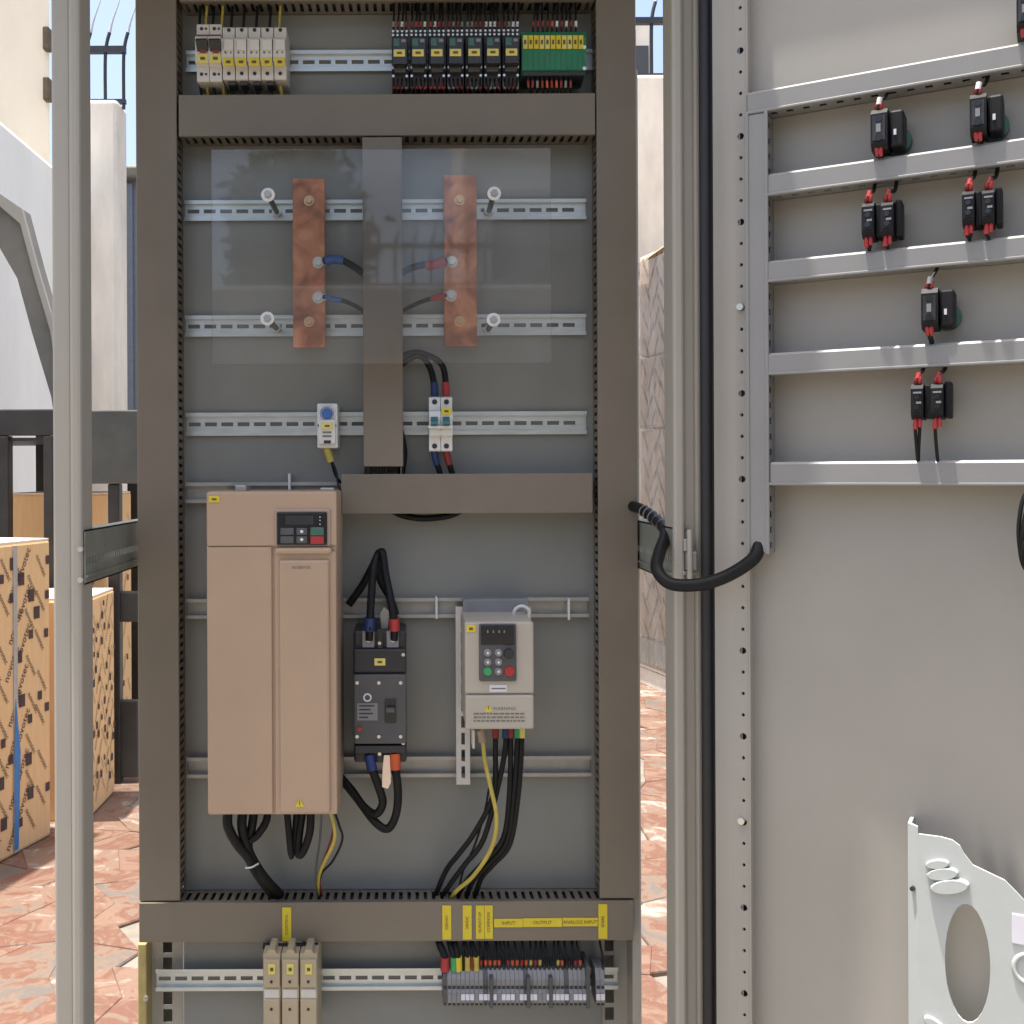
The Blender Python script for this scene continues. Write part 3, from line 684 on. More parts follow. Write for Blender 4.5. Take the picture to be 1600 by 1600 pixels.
for i in range(7):
    for k in range(4):
        a = a0 + i * pit + 3 + k * 6.6; j = rw.uniform(-3, 3)
        sl = [([(a, 42, 1.716), (a + .3, 34, 1.714)], .0023, rw.choice(['label_white', 'red_dark', 'mid_grey', 'red']), 'ferrule')]
        wire(CAB, [(a, 48, 1.718), (a + j * .3, 33, 1.714), (a + j, 15, 1.722), (a + j, -14, 1.735)], .0018, 'cable', '%s thin wire on top of the %s relay counted from the green module' % (NTH[k + 1], NTH[7 - i]), group='wires above the relays', sleeves=sl, n=5, sub=3)
        sl = [([(a, 128, 1.712), (a + .3, 139, 1.710)], .0022, rw.choice(['red_dark', 'red', 'red_dark', 'mid_grey']), 'ferrule')]
        wire(CAB, [(a, 122, 1.714), (a - j * .3, 134, 1.709), (a - j, 146, 1.717), (a - j, 165, 1.735)], .0019, 'cable', '%s thin wire under the %s relay counted from the green module' % (NTH[k + 1], NTH[7 - i]), group='wires below the relays', sleeves=sl, n=5, sub=3)

# ---- green terminal board
x0, x1, z0, z1 = rect(CAB, 815, 47, 916, 109, 1.70)
t = thing('relay_board', 'green multi channel module with a row of yellow tags', 'relay board', CAB, ((x0 + x1) / 2, 1.762, z0))
MB().prism([(1.762, z0 - .008), (1.72, z0 - .008), (1.70, z0), (1.70, z1 - .012), (1.708, z1), (1.762, z1)], x0, x1).part('housing', 'green_pcb', t)
for i in range(11): tagplate(t, CAB, 817 + i * 8.7, 55, 824.4 + i * 8.7, 76, 1.6985, 'yellow_pale' if i % 4 in (0, 3) else 'yellow')
m = MB()
for i in range(12): m.px(CAB, 816 + i * 8.6, 80, 817 + i * 8.6, 108, 1.6992, 1.7005, 0)
m.part('rib', 'green_dim', t)
MB().dot(CAB, 913, 74, 1.699, .003).dot(CAB, 913, 107, 1.699, .003).part('screw', 'screw', t)
MB().px(CAB, 816, 111, 914, 118, 1.702, 1.75, .001).part('terminal_row', 'black', t)
for i in range(10):
    a = 833 + i * 7.4; j = rw.uniform(-3, 3)
    wire(CAB, [(a, 52, 1.715), (a, 40, 1.712), (a + j, 20, 1.722), (a + j, -14, 1.735)], .0017, 'cable', '%s thin wire above the green module counted from the relays' % NTH[i + 1], group='wires above the green module', n=5, sub=3,
         sleeves=[([(a, 43, 1.713), (a + .4, 33, 1.711)], .0022, rw.choice(['red_dark', 'orange_red', 'red_dark', 'label_white']), 'ferrule')])
    wire(CAB, [(a - 8, 114, 1.71), (a - 8, 128, 1.709), (a - 8 + j, 142, 1.716), (a - 8 + j, 165, 1.735)], .0017, 'cable', '%s thin wire below the green module counted from the relays' % NTH[i + 1], group='wires below the green module', n=5, sub=3,
         sleeves=[([(a - 8, 126, 1.7085), (a - 8 + j * .3, 137, 1.712)], .0021, rw.choice(['red_dark', 'mid_grey', 'orange_red']), 'ferrule')])

# ---- copper bars with bolts and lugs
for lab, a, c, d, e, sc in (('left copper busbar fed by cables with blue sleeves', 457, 279, 508, 543, [(483, 314), (483, 503)]), ('right copper busbar fed by cables with red sleeves', 693, 273, 745, 541, [(718, 313), (718, 502)])):
    x0, x1, z0, z1 = rect(CAB, a, c, d, e, 1.728)
    t = thing('copper_busbar', lab, 'busbar', CAB, ((x0 + x1) / 2, 1.728, z0), 'copper busbars behind the clear sheet')
    MB().cbox(x0, x1, 1.728, 1.736, z0, z1, .0012).part('bar', 'copper', t)
    for px, py in sc:
        p = pt(CAB, px, py, 1.727)
        q = MB().cyl(p + Vector((0, .0095, 0)), p + Vector((0, .036, 0)), .016, n=10).part('insulator', 'red_dark', t)
        MB().cyl(p + Vector((0, .001, 0)), p - Vector((0, .002, 0)), .0085, n=16).cyl(p - Vector((0, .002, 0)), p - Vector((0, .008, 0)), .0055, .005, n=6).part('bolt', 'brass', t)
BU = (('black cable with blue sleeve on the upper bolt of the left busbar', 497, 409, 'blue', 523, 404, 563, 424, .0058), ('thin black cable with blue sleeve on the lower bolt of the left busbar', 497, 464, 'blue', 520, 466, 566, 485, .0036),
      ('black cable with red sleeve on the upper bolt of the right busbar', 706, 408, 'red', 678, 412, 632, 424, .0058), ('thin black cable with red sleeve on the lower bolt of the right busbar', 705, 461, 'red', 686, 463, 628, 487, .0036))
for lab, a, c, col, d, e, f, g2, r in BU:
    sg = 1 if d > a else -1
    t = wire(CAB, [(a + sg * 8, c, 1.722), (d, e, 1.720), ((d + f) / 2, (e + g2) / 2 - 3, 1.722), (f, g2, 1.73), (f + sg * 25, g2 + 22, 1.745)], r, 'cable', lab, 'cable', sleeves=[([(a + sg * 12, c - 1, 1.722), (d - sg * 2, e + 1, 1.720), (d + sg * 13, e + 3, 1.7205)], r * 1.35, col, 'sleeve')], name='cable')
    p = pt(CAB, a, c, 1.72)
    MB().cyl(p + Vector((0, .008, 0)), p + Vector((0, .005, 0)), .0095, n=16).px(CAB, min(a, a + sg * 15), c - 5, max(a, a + sg * 15), c + 5, 1.7225, 1.727, .001).part('lug', 'zinc', t)
    MB().cyl(p + Vector((0, .005, 0)), p - Vector((0, .002, 0)), .0068, .006, n=6).part('nut', 'screw', t)
m = MB()

# ---- clear sheet on four standoffs
YS = 1.65
x0, x1, z0, z1 = rect(CAB, 330, 234, 861, 569, YS)
t = thing('clear_cover_sheet', 'clear acrylic sheet on four standoffs in front of the copper bars', 'cover sheet', CAB, ((x0 + x1) / 2, YS, z0))
MB().box(x0, x1, YS, YS + .004, z0, z1).part('sheet', 'acrylic', t)
for px, py in ((419, 305), (772, 303), (418, 498), (771, 500)):
    p = pt(CAB, px, py, YS)
    s_ = MB().cyl(p + Vector((0, .006, 0)), p + Vector((0, .112, 0)), .0045, n=10).part('standoff', 'dark_grey', t)
    MB().cyl(p + Vector((0, -.001, 0)), p + Vector((0, -.003, 0)), .0105, n=18).part('washer', 'white_dot', s_)
    MB().cyl(p + Vector((0, -.003, 0)), p + Vector((0, -.009, 0)), .0062, .0055, n=6).part('nut', 'zinc_dull', s_)
    MB().cyl(p + Vector((0, .104, 0)), p + Vector((0, .112, 0)), .008, n=6).part('foot_nut', 'zinc', s_)

# ---- white timer
x0, x1, z0, z1 = rect(CAB, 495, 630, 527, 700, 1.70)
t = thing('timer', 'small white timer with blue dial on the DIN rail', 'timer', CAB, ((x0 + x1) / 2, 1.762, z0))
MB().cbox(x0, x1, 1.705, 1.762, z0, z1, .002).part('housing', 'white_plastic', t)
MB().px(CAB, 498, 656, 524, 694, 1.697, 1.706, .001).part('nose', 'cream', t)
p = pt(CAB, 511, 646, 1.703); d_ = MB().cyl(p + Vector((0, .003, 0)), p - Vector((0, .006, 0)), .0088, .008, n=20).part('dial', 'blue', t)
MB().ring(p, (0, 1, 0), .0125, .0016, 20).part('dial_ring', 'label_white', t)
tagplate(t, CAB, 502, 661, 520, 670, 1.6965, 'yellow_pale')
MB().dot(CAB, 498.5, 665, 1.7035, .0024).dot(CAB, 523.5, 665, 1.7035, .0024).part('screw_hole', 'black', t)
MB().px(CAB, 504, 674, 518, 677, 1.6964, 1.698, 0).px(CAB, 504, 680, 518, 683, 1.6964, 1.698, 0).part('print', 'ink_grey', t)
MB().px(CAB, 506, 688, 517, 693, 1.6964, 1.698, 0).part('display', 'black', t)
wire(CAB, [(511, 698, 1.72), (513, 710, 1.722), (518, 722, 1.726), (524, 742, 1.73), (533, 755, 1.735)], .0022, 'cable', 'thin black wire hanging from the white timer towards the duct', sleeves=[([(510, 700, 1.718), (513, 709, 1.719), (517, 721, 1.722)], .0058, 'earth_wire', 'sleeve')])
wire(CAB, [(516, 716, 1.722), (525, 735, 1.72), (528, 755, 1.715), (531, 768, 1.71), (528, 780, 1.715)], .0018, 'cable', 'thin black wire running down past the corner of the beige drive')

# ---- small white breaker on the middle rail
t, x0, x1, z0, z1 = rail_unit('circuit_breaker', 'white two pole breaker with teal toggles on the middle rail', 'breaker', CAB, 670, 620, 707, 705, poles=2, m='white_plastic')
for k in range(2):
    a = 670 + k * 18.5
    MB().dot(CAB, a + 9, 628, 1.7055, .0042).dot(CAB, a + 9, 697, 1.7055, .0042).part('screw_hole', 'black', t)
    x = rect(CAB, a + 3, 650, a + 14, 665, 1.690); MB().prism([(1.694, x[2]), (1.674, x[2] + .002), (1.676, x[2] + .006), (1.694, x[3])], x[0], x[1]).part('toggle', 'teal', t)
MB().px(CAB, 669, 665, 707, 669, 1.686, 1.693, .001).part('crossbar', 'white_dot', t)
MB().px(CAB, 671, 672, 706, 680, 1.6905, 1.693, .0004).part('print', 'cream', t)
tagplate(t, CAB, 690, 637, 705, 648, 1.6905, 'yellow')
for a, f, col, off in ((679, 629, 'navy', 0), (697, 634, 'red', 5)):
    wire(CAB, [(a - 80, 590, 1.75), (628, 569 - off * 2, 1.742), (654, 556 - off, 1.738), (a - 8, 573 - off, 1.734), (a, 605, 1.73), (a, 628, 1.728)], .0050, 'cable', 'black cable arching from the centre duct into the white breaker, %s sleeve' % ('blue' if off == 0 else 'red'), 'cable', sleeves=[([(a - 1, 598, 1.7305), (a, 610, 1.729), (a, 626, 1.7285)], .0058, col, 'sleeve')], name='cable', n=10)
for a, col in ((678, 'navy'), (697, 'red_dark')):
    wire(CAB, [(a, 700, 1.73), (a + 3, 718, 1.732), (a + 9, 738, 1.736), (a + 14, 762, 1.74)], .0048, 'cable', 'black cable dropping from the white breaker with %s sleeve' % ('blue' if col == 'navy' else 'dark red'), 'cable', sleeves=[([(a, 703, 1.7295), (a + 2, 714, 1.731), (a + 5, 726, 1.733)], .0055, col, 'sleeve')], name='cable', n=10)
wire(CAB, [(622, 660, 1.75), (629, 690, 1.75), (631, 712, 1.748), (627, 742, 1.745), (625, 760, 1.745)], .0058, 'cable', 'thick black cable beside the lower end of the centre duct', 'cable', name='cable', n=10)
wire(CAB, [(612, 797, 1.75), (632, 806, 1.745), (664, 810, 1.742), (700, 806, 1.745), (722, 797, 1.75)], .0054, 'cable', 'black cable sagging out under the half width duct', 'cable', name='cable', n=10)
for a, w in ((574, .0058), (590, .0022), (594, .0022), (603, .0026)):
    wire(CAB, [(a, 715, 1.716), (a + 1, 733, 1.716), (a - 1, 755, 1.72)], w, 'cable', {574: 'thick black cable end below the centre duct cover', 590: 'thin cable end beside the thick one below the centre duct', 594: 'middle thin cable end below the centre duct cover', 603: 'thin cable end farthest from the thick one below the centre duct'}[a], 'cable', 'cable ends below the centre duct', name='cable')

# ---- large beige drive
YV = 1.60
t = thing('variable_speed_drive', 'large pinkish beige drive cabinet unit with black keypad', 'drive', CAB, ((pt(CAB, 425, 1273, YV)).x, YP - .02, pt(CAB, 425, 1273, YV).z))
x0, x1, z0, z1 = rect(CAB, 322, 768, 527, 1274, YV)
MB().cbox(x0, x1, YV, YP - .02, z0, z1, .004).part('case', 'beige', t)
f = MB().px(CAB, 323, 855, 425.5, 1273, YV - .004, YV + .003, .002).part('left_cover', 'beige', t)
f = MB().px(CAB, 429, 862, 526, 1273, YV - .006, YV + .003, .002).part('right_cover', 'beige', t)
x = rect(CAB, 436, 875, 515, 1272, YV - .012); MB().cbox(x[0], x[1], YV - .012, YV - .004, x[2], x[3], .006).part('raised_panel', 'beige', t)
MB().px(CAB, 429, 856, 518, 866, YV - .014, YV + .001, .004).part('ledge', 'beige', t)
MB().px(CAB, 323, 769, 526, 853.5, YV - .004, YV + .003, .002).part('top_cover', 'beige', t)
kp = MB().px(CAB, 428, 795, 517, 855, YV - .007, YV, .003).part('keypad_frame', 'beige_dark', t)
kp2 = MB().px(CAB, 432, 800, 511, 852, YV - .010, YV - .004, .002).part('keypad', 'black_gloss', t)
for a, c, d, e, mm in ((438, 825, 459, 836, 'dark_grey'), (438, 838, 459, 849, 'dark_grey'), (463, 825, 480, 836, 'dark_grey'), (463, 838, 480, 849, 'dark_grey'), (485, 824, 506, 837, 'green_dim'), (485, 838, 506, 850, 'red')):
    bt = MB().px(CAB, a, c, d, e, YV - .0125, YV - .009, .0012).part('button', mm, kp2)
m = MB().dot(CAB, 471.5, 830.5, YV - .013, .0024).dot(CAB, 471.5, 843, YV - .013, .0024)
for yy in (808, 813, 819): m.dot(CAB, 500, yy, YV - .0102, .0009)
m.part('symbol', 'white_dot', kp2)
m = MB().px(CAB, 446, 806, 490, 820, YV - .0108, YV - .0095, .0003); m.part('display', 'black', kp2)
tagplate(t, CAB, 326, 775, 343, 785, YV - .004, 'yellow')
p = pt(CAB, 471, 887, YV - .0125); m = MB(); lettering(m, 'INVERTER', p, XU, ZU, .0064); m.part('print', 'ink_grey', t)
p = pt(CAB, 468, 1255, YV - .0128); m = MB(); k = .0068
m.add([p + Vector((-k, 0, -k * .8)), p + Vector((k, 0, -k * .8)), p + Vector((0, 0, k))], [(0, 1, 2)]); wt = m.part('warning_triangle', 'yellow', t)
MB().px(CAB, 467.3, 1251, 468.7, 1258, YV - .0132, YV - .0129, 0).part('mark', 'ink', wt)
MB().px(CAB, 367, 758, 385, 768, 1.66, 1.70, .002).px(CAB, 500, 762, 522, 769, 1.66, 1.7, .002).part('hanger', 'zinc_dull', t)
# cables under it
for i, (pth, r) in enumerate([([(357, 1262, 1.66), (356, 1290, 1.655), (370, 1318, 1.66), (388, 1340, 1.67), (400, 1362, 1.69), (424, 1395, 1.73)], .0075),
        ([(380, 1262, 1.67), (378, 1290, 1.665), (384, 1318, 1.67), (396, 1345, 1.68), (414, 1372, 1.70), (438, 1398, 1.735)], .0075),
        ([(398, 1262, 1.68), (393, 1295, 1.675), (388, 1318, 1.677), (393, 1350, 1.69), (412, 1380, 1.715), (430, 1400, 1.735)], .007),
        ([(420, 1262, 1.68), (415, 1285, 1.672), (402, 1305, 1.67), (390, 1314, 1.672), (384, 1322, 1.675)], .006)]):
    wire(CAB, pth, r, 'cable', ['outermost thick black power cable in the bundle under the beige drive', 'second thick black power cable in the bundle under the beige drive', 'third thick black power cable in the bundle under the beige drive', 'thick black cable looping into the bundle under the beige drive'][i], 'cable', 'power cables under the beige drive', name='cable', n=10)
p = [pt(CAB, 392, 1352, 1.672), pt(CAB, 400, 1346, 1.676)]
MB().tube([pt(CAB, 384, 1356, 1.676), pt(CAB, 393, 1355, 1.668), pt(CAB, 404, 1349, 1.674)], .0016, 6).solo('cable_tie', 'white_plastic', None, 'clear cable tie round the bundle under the beige drive', 'cable tie')
for pth, r in (([(448, 1262, 1.67), (451, 1295, 1.668), (456, 1338, 1.672), (461, 1300, 1.678), (464, 1262, 1.68)], .0052), ([(486, 1262, 1.67), (484, 1300, 1.668), (474, 1330, 1.67), (466, 1334, 1.672), (468, 1300, 1.677), (474, 1262, 1.68)], .0062)):
    wire(CAB, pth, r, 'cable', 'black cable looped back up under the beige drive, %s loop' % ('slimmer' if r < .006 else 'thicker'), 'cable', 'looped cables under the beige drive', name='cable', n=10)
for pth, r, col, lab in (([(514, 1260, 1.66), (522, 1290, 1.655), (522, 1315, 1.66), (508, 1345, 1.68), (498, 1370, 1.71), (497, 1405, 1.745)], .0030, 'earth_wire', 'yellow earth wire curving down from the beige drive'), ([(520, 1260, 1.66), (530, 1290, 1.655), (535, 1312, 1.66), (520, 1345, 1.68), (501, 1368, 1.71), (500, 1405, 1.745)], .0019, 'cable', 'thin black wire bowing out beside the earth wire'), ([(503, 1260, 1.66), (500, 1310, 1.67), (494, 1355, 1.69), (494, 1390, 1.72), (500, 1405, 1.745)], .0018, 'dark_grey', 'thin grey wire dropping straight from the beige drive'), ([(516, 1262, 1.668), (520, 1300, 1.665), (503, 1352, 1.69), (499, 1375, 1.715), (504, 1405, 1.745)], .0018, 'red_dark', 'thin dark red wire beside the yellow earth wire')):
    wire(CAB, pth, r, col, lab)

# ---- black moulded case breaker
YM = 1.665
t = thing('moulded_case_breaker', 'large black breaker with yellow marker between the two drives', 'breaker', CAB, (pt(CAB, 593, 1192, YM).x, YP - .015, pt(CAB, 593, 1192, YM).z))
x0, x1, z0, z1 = rect(CAB, 552, 985, 635, 1192, YM + .012)
MB().cbox(x0, x1, YM + .012, YP - .012, z0, z1, .004).part('case', 'black', t)
MB().px(CAB, 552, 1054, 635, 1163, YM - .002, YM + .014, .003).part('front_cover', 'dark_grey', t)
MB().px(CAB, 552, 1014, 635, 1052, YM + .002, YM + .014, .003).part('terminal_cover', 'black', t)
MB().px(CAB, 553, 1165, 634, 1178, YM + .002, YM + .014, .003).part('terminal_cover', 'black', t)
for a in (566, 604): MB().px(CAB, a, 986, a + 19, 1012, YM + .006, YM + .014, .001).part('terminal', 'mid_grey', t)
m = MB()
for a in (576, 614): m.dot(CAB, a, 1000, YM + .005, .0036)
m.part('terminal_bolt', 'screw', t)
MB().px(CAB, 589, 984, 598, 1014, YM + .004, YM + .014, .001).px(CAB, 589, 1178, 598, 1192, YM + .004, YM + .014, .001).part('barrier', 'black_gloss', t)
m = MB()
for a, c in ((558, 1067), (592, 1067), (626, 1067), (558, 1151), (592, 1151), (626, 1151), (630, 1161), (630, 1023), (593, 1005), (593, 1178)): m.dot(CAB, a, c, YM - .003 if 1054 < c < 1160 else YM + .001, .0028, n=8)
m.part('screw', 'screw', t)
tagplate(t, CAB, 585, 1029, 602, 1040, YM + .0015, 'yellow_pale')
p = pt(CAB, 574, 1090, YM - .0025); MB().ring(p, (0, 1, 0), .0055, .0014).part('emblem', 'label_white', t)
MB().px(CAB, 558, 1099, 590, 1126, YM - .0032, YM - .001, .0003).part('rating_plate', 'mid_grey', t)
m = MB()
for k2 in range(4): m.px(CAB, 561, 1102 + k2 * 6, 561 + [24, 18, 22, 14][k2], 1104 + k2 * 6, YM - .0037, YM - .003, 0)
m.part('print', 'black', t)
MB().px(CAB, 601, 1092, 619, 1130, YM - .0035, YM + .001, .001).part('toggle_slot', 'black_gloss', t)
MB().px(CAB, 603, 1107, 617, 1114, YM - .016, YM, .002).part('toggle', 'dark_grey', t)
MB().dot(CAB, 562, 1139, YM - .004, .0036, .002).part('test_button', 'red', t)
wire(CAB, [(577, 1000, 1.672), (578, 975, 1.668), (580, 935, 1.672), (584, 885, 1.69), (592, 864, 1.71), (582, 885, 1.735), (566, 915, 1.745), (545, 945, 1.748)], .0062, 'cable', 'black cable with blue sleeve looping up from the black breaker', 'cable', sleeves=[([(577, 985, 1.671), (578, 965, 1.669)], .0085, 'navy', 'sleeve')], name='cable', n=10)
wire(CAB, [(616, 1000, 1.672), (616, 975, 1.668), (611, 940, 1.672), (602, 895, 1.69), (597, 862, 1.70), (588, 880, 1.725), (596, 910, 1.74), (610, 935, 1.746), (618, 960, 1.75)], .0062, 'cable', 'black cable with red sleeve looping up from the black breaker', 'cable', sleeves=[([(616.5, 985, 1.671), (616, 966, 1.669)], .0085, 'red', 'sleeve')], name='cable', n=10)
wire(CAB, [(578, 1180, 1.676), (581, 1200, 1.672), (592, 1230, 1.674), (598, 1255, 1.678), (587, 1272, 1.685), (568, 1260, 1.70), (550, 1235, 1.715), (532, 1214, 1.73)], .0066, 'cable', 'black cable hanging from the black breaker with blue sleeve', 'cable', sleeves=[([(577, 1180, 1.674), (579, 1190, 1.672), (582, 1203, 1.6715)], .0082, 'navy', 'sleeve')], name='cable', n=10)
wire(CAB, [(617, 1180, 1.676), (618, 1200, 1.672), (622, 1240, 1.674), (618, 1275, 1.678), (605, 1295, 1.682), (585, 1283, 1.69), (560, 1250, 1.71), (536, 1220, 1.726)], .0066, 'cable', 'black cable hanging from the black breaker with orange red sleeve', 'cable', sleeves=[([(617, 1178, 1.674), (617.5, 1190, 1.672), (618, 1202, 1.6715)], .0085, 'orange_red', 'sleeve')], name='cable', n=10)
MB().prism([(p_.x, p_.z) for p_ in [pt(CAB, a, c, 1.67) for a, c in ((600, 1180), (609, 1180), (611, 1222), (606, 1232), (597, 1229), (598, 1200))]], 1.668, 1.672, 'y').solo('paper_tag', 'cardboard_pale', None, 'pale paper tag hanging under the black breaker', 'tag')
MB().prism([(p_.x, p_.z) for p_ in [pt(CAB, a, c, 1.70) for a, c in ((596, 985), (606, 985), (608, 955), (600, 948), (594, 958))]], 1.698, 1.702, 'y').solo('paper_tag', 'zinc_dull', None, 'grey paper tag standing up behind the black breaker', 'tag')

# ---- small grey drive on slotted strips
YG = 1.60
for a, d, c, e, lab in ((712, 734, 948, 1226, 'pale slotted steel strip left of the small grey drive reaching below it'), (815, 830, 950, 1130, 'pale slotted steel strip behind the right side of the small grey drive')):
    x0, x1, z0, z1 = rect(CAB, a, c, d, e, 1.735)
    m = MB(); n = int((z1 - z0) / .027)
    m.perf((x1, 1.735, z0), (0, 0, 1), (-1, 0, 0), z1 - z0, x1 - x0, .002, [(.02 + i * .027, .0095, .0030) for i in range(n)])
    m.box(x0, x0 + .002, 1.737, 1.755, z0, z1).box(x1 - .002, x1, 1.737, 1.755, z0, z1)
    m.solo('mounting_strip', 'cream', None, lab, 'strip')
t = thing('variable_speed_drive', 'small grey drive with black keypad and warning print', 'drive', CAB, (pt(CAB, 780, 1139, YG).x, 1.735, pt(CAB, 780, 1139, YG).z))
x0, x1, z0, z1 = rect(CAB, 726, 972, 834, 1140, YG)
MB().cbox(x0 + .001, x1 - .001, YG + .004, 1.734, z0 + .001, z1, .003).part('case', 'grey_drive', t)
MB().px(CAB, 726, 972, 834, 1084.5, YG - .001, YG + .006, .003).part('front_cover', 'grey_drive', t)
MB().px(CAB, 727, 1086.5, 834, 1140, YG - .003, YG + .006, .003).part('lower_cover', 'grey_drive', t)
x = rect(CAB, 730, 944, 822, 972, 1.70); MB().cbox(x[0] - .006, x[1] + .006, 1.715, 1.735, z1 - .004, x[3] + .006, .002).part('mounting_ear', 'mid_grey', t)
MB().ring(pt(CAB, 815, 958, 1.69), (0, 1, .3), .012, .0028).part('cable_clip', 'white_plastic', t)
kp = MB().px(CAB, 748.5, 975, 807, 1065, YG - .006, YG, .003).part('keypad', 'dark_grey', t)
MB().px(CAB, 751, 977, 804, 1008, YG - .0075, YG - .005, .001).part('display', 'black_gloss', kp)
for i, a in enumerate((762, 771, 780, 788)): MB().px(CAB, a - 1, 985, a + 1, 989, YG - .008, YG - .007, 0).part('segment', 'mid_grey', kp)
for a, c, mm in ((762, 1020, 'mid_grey'), (779, 1020, 'mid_grey'), (762, 1034.5, 'mid_grey'), (779, 1034.5, 'mid_grey'), (762, 1049, 'green'), (779, 1049, 'mid_grey'), (796, 1049, 'red')):
    r = .0082 if mm == 'red' else .0068 if mm == 'green' else .0060
    p = pt(CAB, a, c, YG - .006)
    MB().cyl(p, p - Vector((0, .0025, 0)), r, r * .85, n=16).part('button', mm, kp)
    if mm == 'mid_grey': MB().cyl(p - Vector((0, .002, 0)), p - Vector((0, .0029, 0)), .0019, n=8).part('symbol', 'white_dot', kp)
p = pt(CAB, 795, 1021, YG - .006); MB().cyl(p, p - Vector((0, .008, 0)), .0078, .007, n=18).part('knob', 'black', kp)
tagplate(t, CAB, 729, 977, 743, 988, YG - .001, 'yellow')
MB().px(CAB, 765, 1070.5, 792, 1081, YG - .0018, YG, .0003).part('sticker', 'label_white', t)
MB().px(CAB, 768, 1075, 790, 1077, YG - .0023, YG - .0017, 0).part('print', 'ink_grey', t)
p = pt(CAB, 763, 1107, YG - .0035); k = .0062; m = MB()
m.add([p + Vector((-k, 0, -k * .8)), p + Vector((k, 0, -k * .8)), p + Vector((0, 0, k))], [(0, 1, 2)]); wt = m.part('warning_triangle', 'yellow', t)
MB().px(CAB, 762.4, 1103, 763.6, 1109, YG - .004, YG - .0036, 0).part('mark', 'ink', wt)
m = MB(); lettering(m, 'WARNING', pt(CAB, 788, 1107.5, YG - .0034), XU, ZU, .0072)
m.part('print', 'ink_grey', t)
m = MB(); rr = random.Random(2)
for j in range(3):
    a = 740
    while a < [818, 819, 814][j]:
        w = rr.uniform(3, 9); m.px(CAB, a, 1114 + j * 5.6, min(820, a + w), 1116.4 + j * 5.6, YG - .0036, YG - .003, 0); a += w + 1.6
m.part('fine_print', 'ink_grey', t)
MB().px(CAB, 738, 1141, 742, 1170, 1.66, 1.70, .0008).part('earth_tab', 'cream', t)
for i, (a, col, b1, b2) in enumerate([(774, 'red_dark', (771, 1240), (742, 1300)), (790, 'navy', (780, 1220), (756, 1310)), (798, 'red_dark', (796, 1240), (786, 1310)), (808, 'green', (803, 1240), (792, 1315)), (815, 'yellow_pale', (810, 1240), (797, 1318))]):
    e = [(697, 1360), (706, 1378), (728, 1378), (740, 1375), (752, 1372)][i]
    wire(CAB, [(a, 1130, 1.66), (a, 1165, 1.655), (*b1, 1.655), (*b2, 1.67), ((b2[0] + e[0]) / 2 - 4, (b2[1] + e[1]) / 2 + 6, 1.69), (*e, 1.715), (e[0] - 18 + i * 2, 1402, 1.745)], .0042, 'cable', 'black motor cable with %s sleeve under the small drive' % ['dark red', 'navy blue', 'dull red', 'green', 'yellow'][i], 'cable', sleeves=[([(a, 1136, 1.659), (a, 1146, 1.657), (a, 1153, 1.656)], .0055, col, 'sleeve')], name='cable', n=9)
wire(CAB, [(753, 1134, 1.66), (755, 1160, 1.655), (758, 1190, 1.65), (768, 1235, 1.645), (776, 1280, 1.65), (768, 1325, 1.665), (740, 1368, 1.69), (715, 1390, 1.715), (704, 1404, 1.74)], .0034, 'earth_wire', 'long yellow earth wire curving under the small drive', sleeves=[([(751, 1142, 1.658), (753, 1152, 1.656), (754, 1160, 1.655)], .006, 'beige_dark', 'sleeve')])
wire(CAB, [(764, 1232, 1.66), (757, 1270, 1.664), (742, 1320, 1.68), (724, 1360, 1.70), (716, 1398, 1.74)], .0018, 'cable', 'thin black wire crossing between the motor cables')

# ---- tan modules
tp = None
for i in range(3):
    a = 411 + i * 28.8
    x0, x1, z0, z1 = rect(CAB, a, 1484, a + 27.4, 1640, 1.665)
    t = thing('tan_relay_module', ['tan relay module farthest from the terminal blocks', 'middle one of the three tan relay modules', 'tan relay module closest to the terminal blocks'][i], 'module', CAB, ((x0 + x1) / 2, 1.745, z0), 'tan modules on the bottom rail')
    MB().prism([(p_[0], p_[1]) for p_ in [(x0, z0), (x1, z0), (x1, z1 - .006), (x1 - .006, z1 - .006), (x1 - .009, z1), (x0 + .009, z1), (x0 + .006, z1 - .006), (x0, z1 - .006)]], 1.665, 1.745, 'y').part('housing', 'tan_module', t)
    MB().px(CAB, a + 1, 1500, a + 26, 1543, 1.660, 1.667, .001).px(CAB, a + 1, 1562, a + 26, 1640, 1.660, 1.667, .001).part('front_cover', 'tan_module', t)
    MB().px(CAB, a + 2, 1546, a + 25, 1560, 1.6635, 1.666, .0004).part('rating_print', 'cream', t)
    MB().dot(CAB, a + 13, 1534, 1.6597, .0022).dot(CAB, a + 13, 1577, 1.6597, .0022).part('screw_hole', 'black', t)
    tagplate(t, CAB, a + 8, 1507, a + 19, 1523, 1.6597, 'yellow_pale')
wire(CAB, [(412, 1478, 1.70), (440, 1479, 1.695), (470, 1478, 1.695), (497, 1478, 1.70)], .0055, 'cable', 'black cable bridging along the tops of the tan modules', 'cable', name='cable')
for i in range(6):
    a = 418 + i * 14
    wire(CAB, [(a, 1492, 1.70), (a + 1, 1480, 1.70), (a + 2, 1465, 1.72), (a + 2, 1450, 1.74)], .0034, 'cable', 'short black wire on the tan modules, %s counted from the terminal row' % NTH[6 - i], group='wires on top of the tan modules')

